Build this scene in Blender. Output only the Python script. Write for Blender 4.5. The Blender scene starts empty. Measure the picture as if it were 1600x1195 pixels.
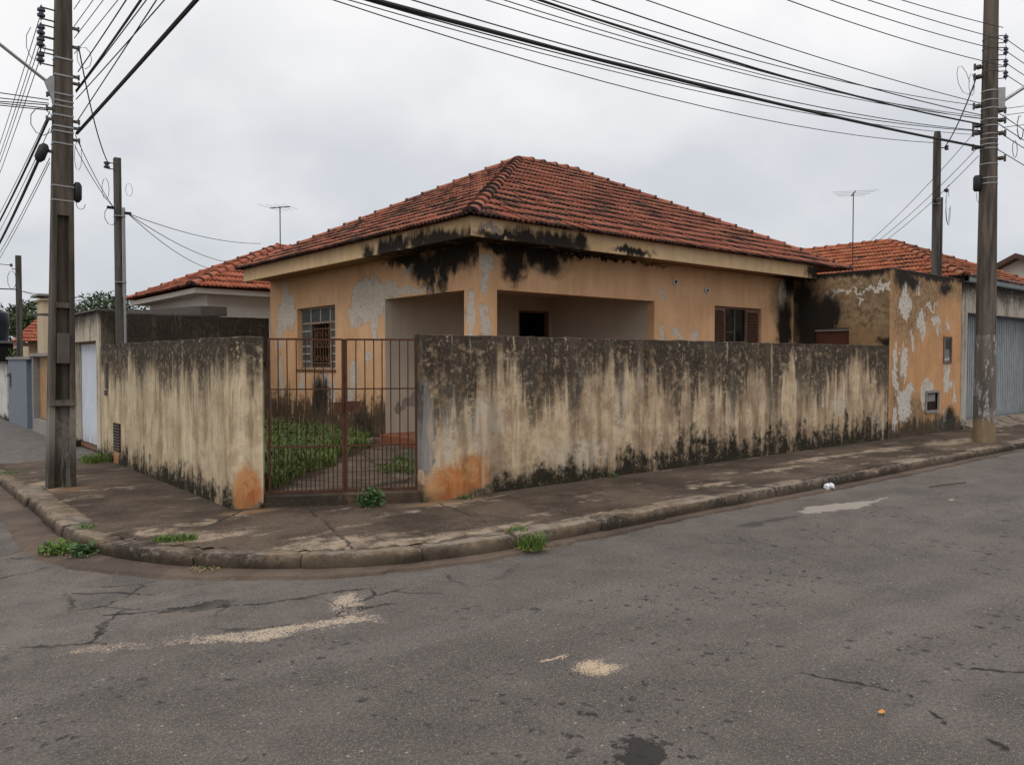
import bpy, bmesh, math, random
import numpy as np
from mathutils import Vector, Matrix
from mathutils import noise as mnoise
R = math.radians
random.seed(7)
scn = bpy.context.scene
col = scn.collection

# ---------------------------------------------------------------- camera
F_PX = 1234.0
yaw = R(50.4); pitch = math.atan((597.5 - 563.5) / F_PX)
fw = Vector((math.cos(yaw) * math.cos(pitch), math.sin(yaw) * math.cos(pitch), -math.sin(pitch)))
rt = Vector((math.sin(yaw), -math.cos(yaw), 0)); up = rt.cross(fw)
cd = bpy.data.cameras.new('camera'); cam = bpy.data.objects.new('camera', cd); col.objects.link(cam)
cd.sensor_width = 36; cd.lens = 36 * F_PX / 1600; cd.clip_start = 0.05; cd.clip_end = 3000
m = Matrix((rt, up, -fw)).transposed().to_4x4(); m.translation = (0, 0, 1.65)
cam.matrix_world = m
scn.camera = cam
scn.render.resolution_x = 1024; scn.render.resolution_y = 764

# ---------------------------------------------------------------- light
SUN_EL, SUN_AZ = R(52), R(215)            # azimuth measured from +X, sun stands behind the camera
sl = bpy.data.lights.new('sun', 'SUN'); sl.energy = 0.7; sl.angle = R(25); sl.color = (1, .97, .93)
so = bpy.data.objects.new('sun', sl); col.objects.link(so)
sd = Vector((math.cos(SUN_AZ) * math.cos(SUN_EL), math.sin(SUN_AZ) * math.cos(SUN_EL), math.sin(SUN_EL)))
so.rotation_euler = sd.to_track_quat('Z', 'Y').to_euler()
scn.view_settings.view_transform = 'Standard'; scn.view_settings.look = 'None'
scn.view_settings.exposure = 0.19
scn.cycles.max_bounces = 5; scn.cycles.diffuse_bounces = 3; scn.view_settings.gamma = 1.0

# ================================================================ node helper
class V:
    def __init__(s, m, k): s.m = m; s.k = k
    def _b(s, o, op, r=False):
        return s.m.math(op, o, s) if r else s.m.math(op, s, o)
    def __add__(s, o): return s._b(o, 'ADD')
    def __radd__(s, o): return s._b(o, 'ADD')
    def __sub__(s, o): return s._b(o, 'SUBTRACT')
    def __rsub__(s, o): return s._b(o, 'SUBTRACT', True)
    def __mul__(s, o): return s._b(o, 'MULTIPLY')
    def __rmul__(s, o): return s._b(o, 'MULTIPLY')
    def __truediv__(s, o): return s._b(o, 'DIVIDE')
class NT:
    def __init__(s, nt): s.nt = nt; nt.nodes.clear()
    def n(s, t, **kw):
        nd = s.nt.nodes.new(t)
        for k, v in kw.items(): setattr(nd, k, v)
        return nd
    def put(s, sock, v):
        if isinstance(v, V): s.nt.links.new(v.k, sock)
        elif isinstance(v, (tuple, list)):
            v = tuple(v)
            if len(sock.default_value) == 4 and len(v) == 3: v = v + (1,)
            sock.default_value = v
        else: sock.default_value = v
    def math(s, op, a, b=None, c=None, clamp=False):
        nd = s.n('ShaderNodeMath', operation=op); nd.use_clamp = clamp
        s.put(nd.inputs[0], a)
        if b is not None: s.put(nd.inputs[1], b)
        if c is not None: s.put(nd.inputs[2], c)
        return V(s, nd.outputs[0])
    def vm(s, op, a, b):
        nd = s.n('ShaderNodeVectorMath', operation=op); s.put(nd.inputs[0], a)
        if b is not None: s.put(nd.inputs[1], b)
        return V(s, nd.outputs['Value'] if op in ('LENGTH', 'DOT_PRODUCT', 'DISTANCE') else nd.outputs[0])
    def pos(s): return V(s, s.n('ShaderNodeNewGeometry').outputs['Position'])
    def uv(s, name):
        nd = s.n('ShaderNodeUVMap'); nd.uv_map = name
        return V(s, nd.outputs[0])
    def sep(s, v):
        nd = s.n('ShaderNodeSeparateXYZ'); s.put(nd.inputs[0], v)
        return [V(s, nd.outputs[i]) for i in range(3)]
    def comb(s, x, y, z=0.0):
        nd = s.n('ShaderNodeCombineXYZ')
        for i, q in enumerate((x, y, z)): s.put(nd.inputs[i], q)
        return V(s, nd.outputs[0])
    def noise(s, v, sc=1.0, det=4.0, ro=.55, dist=0.0, out='Fac', nrm=True):
        nd = s.n('ShaderNodeTexNoise'); s.put(nd.inputs['Vector'], v)
        nd.inputs['Scale'].default_value = sc; nd.inputs['Detail'].default_value = det
        nd.inputs['Roughness'].default_value = ro; nd.inputs['Distortion'].default_value = dist
        return V(s, nd.outputs[out])
    def voro(s, v, sc=1.0, feat='F1', out='Distance', rnd=1.0):
        nd = s.n('ShaderNodeTexVoronoi', feature=feat); s.put(nd.inputs['Vector'], v)
        nd.inputs['Scale'].default_value = sc; nd.inputs['Randomness'].default_value = rnd
        return V(s, nd.outputs[out])
    def st(s, x, lo, hi, a=0.0, b=1.0):                      # smoothstep remap
        nd = s.n('ShaderNodeMapRange', interpolation_type='SMOOTHSTEP')
        s.put(nd.inputs[0], x); s.put(nd.inputs[1], lo); s.put(nd.inputs[2], hi); s.put(nd.inputs[3], a); s.put(nd.inputs[4], b)
        return V(s, nd.outputs[0])
    def lin(s, x, lo, hi, a=0.0, b=1.0):
        nd = s.n('ShaderNodeMapRange'); nd.clamp = True
        s.put(nd.inputs[0], x); s.put(nd.inputs[1], lo); s.put(nd.inputs[2], hi); s.put(nd.inputs[3], a); s.put(nd.inputs[4], b)
        return V(s, nd.outputs[0])
    def mix(s, f, a, b, mode='MIX'):
        nd = s.n('ShaderNodeMix', data_type='RGBA', blend_type=mode); nd.clamp_factor = True
        s.put(nd.inputs[0], f); s.put(nd.inputs[6], a); s.put(nd.inputs[7], b)
        return V(s, nd.outputs[2])
    def mx(s, a, b): return s.math('MAXIMUM', a, b)
    def mn(s, a, b): return s.math('MINIMUM', a, b)
    def blobs(s, p2, lst, soft=.12):
        """p2: vector (u, v, 0); lst of ellipses (cu, cv, ru, rv) -> 0..1 mask"""
        r = None
        for (cu, cv, ru, rv) in lst:
            d = s.vm('LENGTH', s.vm('MULTIPLY', s.vm('SUBTRACT', p2, (cu, cv, 0)), (1 / ru, 1 / rv, 0)), None)
            r = d if r is None else s.mn(r, d)
        return s.st(r, 1 + soft, 1 - soft)
    def warp(s, p, sc, amt, det=4):
        c = s.noise(p, sc, det, .6, out='Color')
        return s.vm('ADD', p, s.vm('MULTIPLY', s.vm('SUBTRACT', c, (.5, .5, .5)), (amt, amt, amt)))
    def crack(s, p, segs, w):
        """distance to poly-line segments (2D), p already warped"""
        r = None
        for (ax, ay, bx, by) in segs:
            ab = (bx - ax, by - ay, 0); L2 = ab[0] ** 2 + ab[1] ** 2
            pa = s.vm('SUBTRACT', p, (ax, ay, 0))
            t = s.math('DIVIDE', s.vm('DOT_PRODUCT', pa, ab), L2, clamp=True)
            q = s.vm('SUBTRACT', pa, s.vm('MULTIPLY', s.comb(t, t, 0), ab))
            d = s.vm('LENGTH', q, None)
            r = d if r is None else s.mn(r, d)
        return s.st(r, w, w * .35)
class M(NT):
    def __init__(s, name):
        s.mat = bpy.data.materials.new(name); s.mat.use_nodes = True
        super().__init__(s.mat.node_tree)
        s.bs = s.n('ShaderNodeBsdfPrincipled'); o = s.n('ShaderNodeOutputMaterial')
        s.nt.links.new(s.bs.outputs[0], o.inputs[0]); s.last = None
    def bump(s, h, strength=.3, dist=.01):
        nd = s.n('ShaderNodeBump'); nd.inputs['Strength'].default_value = strength
        nd.inputs['Distance'].default_value = dist; s.put(nd.inputs['Height'], h)
        if s.last: s.put(nd.inputs['Normal'], s.last)
        s.last = V(s, nd.outputs[0])
    def out(s, c, rough=.9, spec=.3, metal=0.0):
        s.put(s.bs.inputs['Base Color'], c); s.put(s.bs.inputs['Roughness'], rough)
        s.bs.inputs['Specular IOR Level'].default_value = spec; s.put(s.bs.inputs['Metallic'], metal)
        if s.last: s.put(s.bs.inputs['Normal'], s.last)
        return s.mat

# ---------------------------------------------------------------- world: overcast sky
w = bpy.data.worlds.new('World'); scn.world = w; w.use_nodes = True
W = NT(w.node_tree)
sky = W.n('ShaderNodeTexSky', sky_type='NISHITA'); sky.sun_disc = False
sky.sun_elevation = SUN_EL; sky.sun_rotation = R(90) - SUN_AZ
gen = V(W, W.n('ShaderNodeTexCoord').outputs['Generated'])
sx, sy, sz = W.sep(gen)
den = W.mx(sz, 0.0) + .55
cp = W.comb(sx / den, sy / den, 0.0)
n1 = W.noise(W.warp(cp, .9, .5, 3), 1.3, 5, .48)
n2 = W.noise(W.vm('ADD', cp, (7.3, 2.1, 0)), 3.2, 4, .5)
cl = W.st(n1 * .75 + n2 * .25, .38, .61)
ccol = W.mix(cl, (5.5, 5.75, 6.15), (7.9, 7.95, 8.1))           # cloud radiance before the 0.1 strength
ccol = W.mix(W.st(sz, .05, .85), ccol, W.mix(1.0, ccol, (1.5, 1.44, 1.38), 'MULTIPLY'))
ccol = W.mix(W.st(sz, .0, -.15), ccol, (1.2, 1.1, 1.0))
fin = W.mix(.95, V(W, sky.outputs[0]), ccol)
bg = W.n('ShaderNodeBackground'); W.put(bg.inputs[0], fin); bg.inputs[1].default_value = .098
wo = W.n('ShaderNodeOutputWorld'); w.node_tree.links.new(bg.outputs[0], wo.inputs[0])

# ================================================================ mesh builder
def tag(o, label=None, cat=None, group=None, kind=None):
    if label: o['label'] = label
    if cat: o['category'] = cat
    if group: o['group'] = group
    if kind: o['kind'] = kind
    return o
def thing(name, loc, label, cat, group=None):
    o = bpy.data.objects.new(name, None); col.objects.link(o); o.location = loc; o.empty_display_size = .2
    return tag(o, label, cat, group)
def origin(o):
    while o is not None:
        if o.parent is None: return Vector(o.location)
        o = o.parent
    return Vector((0, 0, 0))
class B:
    def __init__(s): s.v = []; s.f = []; s.uv = None
    def add(s, vs, fs):
        k = len(s.v); s.v += [tuple(q) for q in vs]; s.f += [tuple(k + i for i in f) for f in fs]; return s
    def box(s, x0, x1, y0, y1, z0, z1):
        return s.add([(x0,y0,z0),(x1,y0,z0),(x1,y1,z0),(x0,y1,z0),(x0,y0,z1),(x1,y0,z1),(x1,y1,z1),(x0,y1,z1)],
                     [(0,3,2,1),(4,5,6,7),(0,1,5,4),(1,2,6,5),(2,3,7,6),(3,0,4,7)])
    def obox(s, c, ax, ay, az):                                    # oriented box, half axes
        c, ax, ay, az = map(Vector, (c, ax, ay, az))
        vs = [c + ax * i + ay * j + az * k for k in (-1, 1) for (i, j) in ((-1,-1),(1,-1),(1,1),(-1,1))]
        return s.add(vs, [(0,3,2,1),(4,5,6,7),(0,1,5,4),(1,2,6,5),(2,3,7,6),(3,0,4,7)])
    def prism(s, poly, z0, z1):
        n = len(poly)
        vs = [(x, y, z0) for x, y in poly] + [(x, y, z1) for x, y in poly]
        return s.add(vs, [tuple(range(n))[::-1], tuple(range(n, 2 * n))] + [(i, (i + 1) % n, n + (i + 1) % n, n + i) for i in range(n)])
    def tube(s, pts, r, n=6, cap=True):
        pts = [Vector(p) for p in pts]; rs = r if isinstance(r, (list, tuple)) else [r] * len(pts)
        k0 = len(s.v); ref = None
        for i, p in enumerate(pts):
            d = (pts[min(i + 1, len(pts) - 1)] - pts[max(i - 1, 0)]).normalized()
            if ref is None: ref = Vector((0, 0, 1)) if abs(d.z) < .9 else Vector((1, 0, 0))
            a = d.cross(ref).normalized(); b = a.cross(d).normalized()
            for j in range(n):
                t = 2 * math.pi * j / n; s.v.append(tuple(p + (a * math.cos(t) + b * math.sin(t)) * rs[i]))
        for i in range(len(pts) - 1):
            for j in range(n):
                s.f.append((k0 + i*n + j, k0 + i*n + (j+1) % n, k0 + (i+1)*n + (j+1) % n, k0 + (i+1)*n + j))
        if cap:
            s.f.append(tuple(k0 + j for j in range(n))[::-1]); e = k0 + (len(pts) - 1) * n
            s.f.append(tuple(e + j for j in range(n)))
        return s
    def panel(s, P, u0, u1, z0, z1, th, holes=(), step=None):
        """wall panel with rectangular holes. P(u, d, z) -> point, d = 0 outer .. th inner"""
        us = sorted({u0, u1, *[h[i] for h in holes for i in (0, 1)]}); zs = sorted({z0, z1, *[h[i] for h in holes for i in (2, 3)]})
        us = [u for u in us if u0 <= u <= u1]; zs = [z for z in zs if z0 <= z <= z1]
        solid = lambda i, j: 0 <= i < len(us) - 1 and 0 <= j < len(zs) - 1 and not any(
            h[0] - 1e-6 <= us[i] and us[i+1] <= h[1] + 1e-6 and h[2] - 1e-6 <= zs[j] and zs[j+1] <= h[3] + 1e-6 for h in holes)
        for i in range(len(us) - 1):
            for j in range(len(zs) - 1):
                if not solid(i, j): continue
                a, b, c, d = us[i], us[i+1], zs[j], zs[j+1]
                s.add([P(a,0,c),P(b,0,c),P(b,0,d),P(a,0,d)], [(0,1,2,3)])
                s.add([P(a,th,c),P(b,th,c),P(b,th,d),P(a,th,d)], [(3,2,1,0)])
                if not solid(i-1, j): s.add([P(a,0,c),P(a,th,c),P(a,th,d),P(a,0,d)], [(3,2,1,0)])
                if not solid(i+1, j): s.add([P(b,0,c),P(b,th,c),P(b,th,d),P(b,0,d)], [(0,1,2,3)])
                if not solid(i, j-1): s.add([P(a,0,c),P(b,0,c),P(b,th,c),P(a,th,c)], [(3,2,1,0)])
                if not solid(i, j+1): s.add([P(a,0,d),P(b,0,d),P(b,th,d),P(a,th,d)], [(0,1,2,3)])
        return s
    def build(s, name, mat, parent=None, base=None, smooth=False, weld=False, bevel=0):
        org = origin(parent) if parent is not None else Vector(base if base is not None else (0, 0, 0))
        me = bpy.data.meshes.new(name)
        me.from_pydata([tuple(Vector(v) - org) for v in s.v], [], s.f)
        if weld or smooth:
            bm = bmesh.new(); bm.from_mesh(me); bmesh.ops.remove_doubles(bm, verts=bm.verts, dist=1e-5)
            bmesh.ops.recalc_face_normals(bm, faces=bm.faces); bm.to_mesh(me); bm.free()
        if smooth:
            me.polygons.foreach_set('use_smooth', [True] * len(me.polygons)); me.set_sharp_from_angle(angle=R(40))
        me.materials.append(mat)
        o = bpy.data.objects.new(name, me); col.objects.link(o)
        if parent is not None: o.parent = parent
        else: o.location = org
        if bevel:
            b = o.modifiers.new('bevel', 'BEVEL'); b.width = bevel; b.segments = 2; b.limit_method = 'ANGLE'
        return o
def fbm(x, y, z=0.0, o=4):
    return mnoise.fractal(Vector((x, y, z)), 1.0, 2.0, o)

# ================================================================ materials
def plain(name, c, rough=.7, metal=0.0, var=.15, sc=6.0, spec=.3, bump=.1):
    m = M(name); p = m.pos()
    n = m.noise(p, sc, 5, .6); n2 = m.noise(p, sc * 9, 3, .6)
    f = m.lin(n * .7 + n2 * .3, .3, .7)
    a = tuple(q * (1 - var) for q in c); b = tuple(min(1, q * (1 + var)) for q in c)
    if bump: m.bump(n2, bump, .004)
    return m.out(m.mix(f, a, b), rough, spec, metal)

def asphalt():
    m = M('asphalt'); p = m.pos(); x, y, z = m.sep(p); p2 = m.comb(x, y, 0)
    big = m.noise(p2, .45, 4, .6); med = m.noise(p2, 2.2, 5, .65); fine = m.noise(p2, 46, 4, .75)
    c = m.mix(m.st(big * .5 + med * .5, .36, .64), (.086, .074, .066), (.130, .112, .101))
    c = m.mix(m.st(m.noise(p2, 9, 4, .7), .5, .72) * .35, c, (.07, .063, .06))
    c = m.mix(m.st(m.noise(m.comb(x * .25, y * 1.3, 0), 1.1, 4, .6), .50, .66) * .45, c, (.160, .142, .130))
    c = m.mix(m.lin(fine, .35, .65, .0, 1.0), m.mix(1.0, c, (.66, .66, .66), 'MULTIPLY'), m.mix(1.0, c, (1.34, 1.33, 1.31), 'MULTIPLY'))
    # pale aggregate specks, clustered
    v = m.voro(p2, 105); vc = m.voro(p2, 105, out='Color'); vr = m.sep(vc)[0]
    clus = m.st(m.noise(m.vm('ADD', p2, (3.1, 8.2, 0)), .8, 4, .65), .40, .68)
    sp = m.st(v, .30, .16) * m.st(vr - clus * .38, .50, .42)
    c = m.mix(sp * .95, c, (.44, .38, .33))
    v3 = m.voro(p2, 23); vr3 = m.sep(m.voro(p2, 23, out='Color'))[1]
    c = m.mix(m.st(v3, .22, .10) * m.st(vr3, .90, .93) * .7, c, (.42, .38, .34))
    # dark pits (ravelled holes), irregular
    pw = m.warp(p2, 16, .12, 3); pits = None
    for off, sc, th, rad in (((0, 0, 0), 6.0, .52, .24), ((5.5, 1.7, 0), 10.0, .55, .26), ((2.5, 6.7, 0), 15.0, .62, .28)):
        q = m.vm('ADD', pw, off)
        d = m.voro(q, sc); r = m.sep(m.voro(q, sc, out='Color'))[0]
        k = m.st(d, rad, rad * .45) * m.st(r, th, th + .06)
        pits = k if pits is None else m.mx(pits, k)
    zone = m.st(m.noise(m.vm('ADD', p2, (9, 4, 0)), 1.0, 4, .6), .42, .56)
    pits = pits * zone * m.st(y, 4.7, 4.2) * m.st(m.noise(p2, 8, 3, .6), .36, .58, .45, 1.0)
    c = m.mix(pits * .92, c, (.020, .017, .015))
    # crocodile cracking along the corner, and long single cracks
    cw = m.warp(m.warp(p2, 1.6, .35), 9, .12)
    e = m.voro(cw, 1.5, 'DISTANCE_TO_EDGE')
    ck = m.st(e, .028, .006) * m.st(m.noise(m.vm('ADD', p2, (1, 5, 0)), 1.1, 3, .5), .44, .60)
    near = m.blobs(m.warp(p2, 1.2, .5), [(1.9, 5.5, 1.6, .75), (0.9, 6.9, .6, 1.3), (2.9, 4.95, 1.2, .35)], .25)
    ck = ck * m.mx(near, m.st(m.noise(p2, .35, 2, .5), .60, .68) * .6)
    lw = m.warp(m.warp(p2, 2.5, .22), 15, .05)
    lc = m.crack(lw, [(3.85, 2.25, 3.98, 1.75), (3.98, 1.75, 3.72, 1.25), (1.55, 5.52, 2.1, 5.2), (2.1, 5.2, 2.9, 5.05), (1.2, 5.6, 1.7, 5.42), (1.15, 6.3, 1.6, 5.9), (4.9, 2.9, 5.3, 2.95), (4.6, 1.7, 4.9, 1.2)], .022)
    allck = m.mx(ck, lc)
    c = m.mix(allck * .96, c, (.014, .012, .011))
    hole = m.blobs(m.warp(p2, 5, .30), [(1.74, 5.42, .24, .06), (2.52, 2.22, .12, .10), (2.42, 2.12, .10, .07)], .6)
    hole = m.st(hole + (m.noise(p2, 26, 4, .75) - .5) * 2.2, .35, .75) * m.st(hole, 0, .3)
    c = m.mix(hole * .9, c, (.02, .018, .017))
    # sand and cement spills
    sw = m.warp(m.warp(p2, 3, .22), 18, .10)
    sand = m.mx(m.crack(m.warp(sw, 1.3, .5), [(1.55, 4.80, 1.95, 4.67), (1.95, 4.67, 2.47, 4.50), (2.50, 4.62, 2.56, 4.74), (2.58, 4.88, 2.60, 4.90)], .15), m.crack(sw, [(.95, 5.02, 1.6, 4.78)], .10) * .62)
    grn = m.st(m.noise(p2, 70, 3, .7) + sand * .27, .60, .68)
    sand = sand * m.st(m.noise(p2, 5, 4, .65), .34, .56, .35, 1.0); c = m.mix(m.st(sand, .0, .25) * m.st(m.noise(p2, 60, 4, .75) + sand * .19, .60, .67) * .85, c, (.52, .41, .31))
    s2 = m.blobs(sw, [(3.03, 2.99, .085, .075), (2.95, 3.22, .08, .02), (3.08, 2.92, .10, .04)], .9)
    c = m.mix(m.st(s2, 0, .2) * m.st(m.noise(p2, 80, 3, .7) + s2 * .24, .60, .69), c, (.50, .38, .26))
    s3 = m.blobs(m.warp(m.warp(p2, 2.5, .35), 14, .10), [(8.35, 4.55, .42, .15), (8.75, 4.42, .34, .15), (9.3, 4.42, .35, .03), (10.0, 3.9, .12, .03)], .25)
    c = m.mix(m.st(s3 + (m.noise(p2, 9, 5, .75) - .5) * 2.2, .40, .75) * m.st(s3, 0, .3) * .85, c, (.34, .30, .26))
    s4 = m.blobs(m.warp(p2, 5, .3), [(7.24, 4.55, .45, .05), (6.9, 4.6, .2, .04)], .5)
    c = m.mix(s4 * .7, c, (.03, .027, .026))
    # dusty tan edge next to the gutter
    dust = m.st(m.noise(p2, 3.5, 5, .6), .45, .65) * m.st(y, 4.45, 5.3)
    c = m.mix(dust * .4, c, (.20, .165, .13))
    m.bump(fine * .6 + m.noise(p2, 22, 4, .7) * .7 - allck * 1.2 - pits * 1.5 - hole * 3 + sp * .3, .7, .010)
    return m.out(c, .82, .35)

def concrete(name, base, dark, light, moss=.0, joints=False, zones=False):
    m = M(name); p = m.pos(); x, y, z = m.sep(p); p2 = m.comb(x, y, 0)
    n = m.noise(m.warp(p, 1.0, .5), 1.1, 6, .62); n2 = m.noise(p, 6, 5, .7); n3 = m.noise(p, 70, 3, .7)
    c = m.mix(m.st(n, .36, .62), dark, base)
    c = m.mix(m.st(n2, .52, .72) * .5, c, dark)
    pw = m.warp(m.warp(p2, 1.5, .6), 14, .15)
    l = m.st(m.noise(m.comb(x * .7, y * 1.6, 0), 1.7, 5, .68) * .75 + n2 * .25, .55, .64)
    c = m.mix(l * .7, c, light); c = m.mix(m.st(n2 * .6 + n3 * .4, .52, .42) * .35, c, tuple(q * .6 for q in dark))
    if joints:
        lw = m.warp(m.warp(p2, 2.2, .20), 12, .06)
        j = m.crack(lw, [(2.95, 7.9, 2.2, 7.1), (2.2, 7.1, 1.55, 7.35), (4.75, 7.0, 4.45, 5.45), (3.55, 7.6, 3.05, 5.6), (1.55, 10.2, 2.9, 10.35),
                         (7.6, 7.1, 7.55, 5.25), (10.5, 7.1, 10.4, 5.25), (13.5, 7.1, 13.4, 5.25), (9.4, 6.9, 11.4, 6.55), (1.5, 12.9, 2.9, 13.0), (4.3, 5.9, 4.8, 5.6)], .028)
        big = m.blobs(m.warp(m.warp(p2, 2, .5), 14, .2), [(3.0, 6.0, .55, .22), (3.6, 5.65, .5, .15), (2.3, 6.9, .4, .12), (4.5, 5.6, .4, .1), (2.5, 7.6, .12, .10), (2.0, 7.45, .2, .12),
                        (6.0, 5.45, .7, .06), (8.0, 5.9, .5, .10), (9.9, 6.1, .7, .10), (11.6, 6.4, 1.0, .12), (13.5, 6.3, .8, .14), (15.9, 6.1, 1.2, .20), (1.75, 11.0, .16, .45), (2.3, 10.3, .5, .04), (5.2, 6.9, .5, .05)], .35)
        c = m.mix(big * m.st(n2 * .5 + n3 * .5, .42, .54) * .95, c, light)
        org = m.blobs(m.warp(p2, 4, .2), [(3.0, 7.78, .28, .10), (4.85, 7.0, .45, .10), (1.8, 10.55, .28, .14)], .6)
        c = m.mix(org * .55, c, (.34, .20, .10))
        # green-black film close to the walls
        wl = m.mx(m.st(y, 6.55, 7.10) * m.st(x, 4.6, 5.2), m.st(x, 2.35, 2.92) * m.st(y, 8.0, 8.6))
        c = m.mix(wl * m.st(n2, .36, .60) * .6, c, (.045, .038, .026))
        c = m.mix(j * .85, c, (.028, .023, .018)); hb = j * -1.2
        c = m.mix(m.st(y, 13.7, 13.85) * m.st(x, 3.2, 3.1), c, m.mix(m.st(n2, .40, .7), (.12, .108, .10), (.20, .185, .17)))
    else: hb = 0
    if name == 'kerb_concrete':
        kk = m.noise(p, 16, 5, .78); c = m.mix(m.st(kk, .50, .60) * .75, c, tuple(q * .6 for q in dark)); c = m.mix(m.st(kk, .46, .38) * .6, c, light)
        c = m.mix(m.st(m.noise(m.comb(x * 1.0, y * 1.0, 0), 1.6, 3, .5), .46, .58) * .5, c, (.27, .19, .12))
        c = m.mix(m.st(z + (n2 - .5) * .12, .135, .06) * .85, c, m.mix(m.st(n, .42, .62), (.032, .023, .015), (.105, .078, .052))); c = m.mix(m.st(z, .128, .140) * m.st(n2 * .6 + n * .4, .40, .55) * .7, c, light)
    if moss: c = m.mix(m.st(m.noise(p2, 3, 5, .7), .58, .72) * moss, c, (.05, .06, .02))
    v = m.voro(p, 55); vr = m.sep(m.voro(p, 55, out='Color'))[0]
    sp = m.st(v, .3, .15) * m.st(vr - m.st(n, .4, .6) * .15, .62, .58)
    c = m.mix(sp * (.2 if name == 'kerb_concrete' else .6), c, light)
    c = m.mix(m.lin(n3, .3, .7, 0, .4), c, m.mix(1.0, c, (.5, .5, .5), 'MULTIPLY'))
    m.bump(n3 * .5 + n2 * .8 + sp * .4 + hb, .55, .010)
    return m.out(c, .88, .3)

def old_plaster(name, base, warm, top, dark_top, dark_bot, axis, white=(), orange=(), grey=(), streak=.5, ground=.13, black=(.032, .025, .019), grow=False):
    """bare plaster boundary wall with black mildew runs from the coping and damp from the ground"""
    m = M(name); p = m.pos(); x, y, z = m.sep(p); u = x if axis == 'x' else y - m.mx(x - 2.92, 0.0)
    p2 = m.comb(u, z, 0); s3 = m.comb(u, z * .10, 0)
    sA = m.noise(m.warp(s3, 1.6, .14), 6.0, 5, .62); sB = m.noise(m.vm('ADD', s3, (4, 9, 0)), 2.0, 3, .5); sC = m.noise(s3, 28, 3, .6)
    blot = m.noise(m.warp(p2, 2, .5), 2.6, 6, .68); fine = m.noise(p, 55, 4, .7); mid = m.noise(p, 11, 5, .7)
    c = m.mix(m.st(blot, .36, .62), warm, base)
    c = m.mix(m.st(sA, .52, .66) * .55, c, tuple(min(.8, q * 1.3) for q in base)); c = m.mix(m.st(sA, .47, .34) * .5, c, tuple(q * .55 for q in warm))
    if not grow: c = m.mix(m.st(sC * .5 + sA * .5, .50, .38) * m.st(z - ground, .3, 1.5) * .6, c, (.11, .085, .055))
    hb = 0
    for msk, colr, k in ((white, (.60, .53, .43), .8), (grey, (.27, .25, .235), .95), (orange, (.52, .19, .055), .92)):
        if msk:
            b = m.blobs(m.warp(m.warp(p2, 2.5, .22), 13, .10), msk, .30 if msk is not grey else .12)
            if msk is white: b = b * m.st(mid, .40, .56)
            if msk is orange:
                c = m.mix(b * k, c, m.mix(m.st(blot, .4, .62), m.mix(m.st(sA, .45, .58), (.40, .12, .03), colr), (.60, .30, .12)))
            else: c = m.mix(b * k, c, colr)
            if msk is orange: ob = b
            if msk is grey: hb = b * -1.0
    d = z - ground
    cB = m.noise(m.comb(u, z * .05, 3.0), 1.3, 3, .5); cA = m.noise(m.comb(u, z * .06, 9.0), 5.5, 4, .6)
    dep = top - d + (blot - .5) * .22 + (mid - .5) * .10
    reach = (m.st(cB, .36, .64) * .50 + m.st(cA, .38, .66) * .42) * dark_top + sC * .16 - .02
    soot = m.st(dep + (sA - .5) * .5, reach + .48, reach - .22) * m.lin(dep, .10, dark_top, 1.0, .55) * m.st(mid * .6 + sA * .4, .34, .56, .40, 1.0)
    soot = m.mx(soot, m.st(dep, .15, .02) * m.st(blot, .35, .5, .6, .97))
    soot = m.st(soot, .06, .92) * .96
    run2 = m.st(sC * .45 + sA * .55, .555, .615) * m.st(dep, dark_top * 1.5, .2) * .55
    soot = m.mx(soot, run2)
    lich = m.st(m.noise(p2, 20, 4, .75) * .6 + sA * .4, .55, .62)
    c = m.mix(soot * (1 - lich * .62), c, m.mix(m.st(mid * .6 + sC * .4, .38, .64), tuple(q * .55 for q in black), tuple(q * 1.7 for q in black)))
    bt = m.lin(d, (m.st(x, 6.0, 10.5) * (dark_bot * .55) + dark_bot * .45) if grow else dark_bot, 0.02)
    if grow: c = m.mix(m.st(m.noise(s3, 3.3, 4, .6), .50, .64) * .45, c, (.13, .095, .062)); c = m.mix(m.st(m.noise(m.vm('ADD', s3, (8, 3, 0)), 5, 4, .6), .60, .68) * .5, c, (.62, .48, .33))
    dmp = m.st(bt * 1.25 + (blot - .5) * 2.0 + (cA - .5) * 1.6 + (mid - .5) * 1.4, .40, 1.15)
    if orange: dmp = dmp * (1 - ob * .9)
    eff = m.st(m.noise(p2, 38, 3, .75) * .6 + m.noise(p2, 5, 3, .5) * .4, .56, .61) * .55
    c = m.mix(dmp * (1 - eff), c, (.026, .021, .014))
    line = m.st(z, .30, .13) * m.st(blot, .40, .6)
    c = m.mix(line * .5, c, (.035, .035, .014))
    c = m.mix(m.lin(fine, .3, .7, 0, .35), c, m.mix(1.0, c, (.55, .55, .55), 'MULTIPLY'))
    m.bump(fine * .35 + mid * .9 + blot * .8 + soot * .15 + hb, .6, .012)
    return m.out(c, .93, .2)

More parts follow.
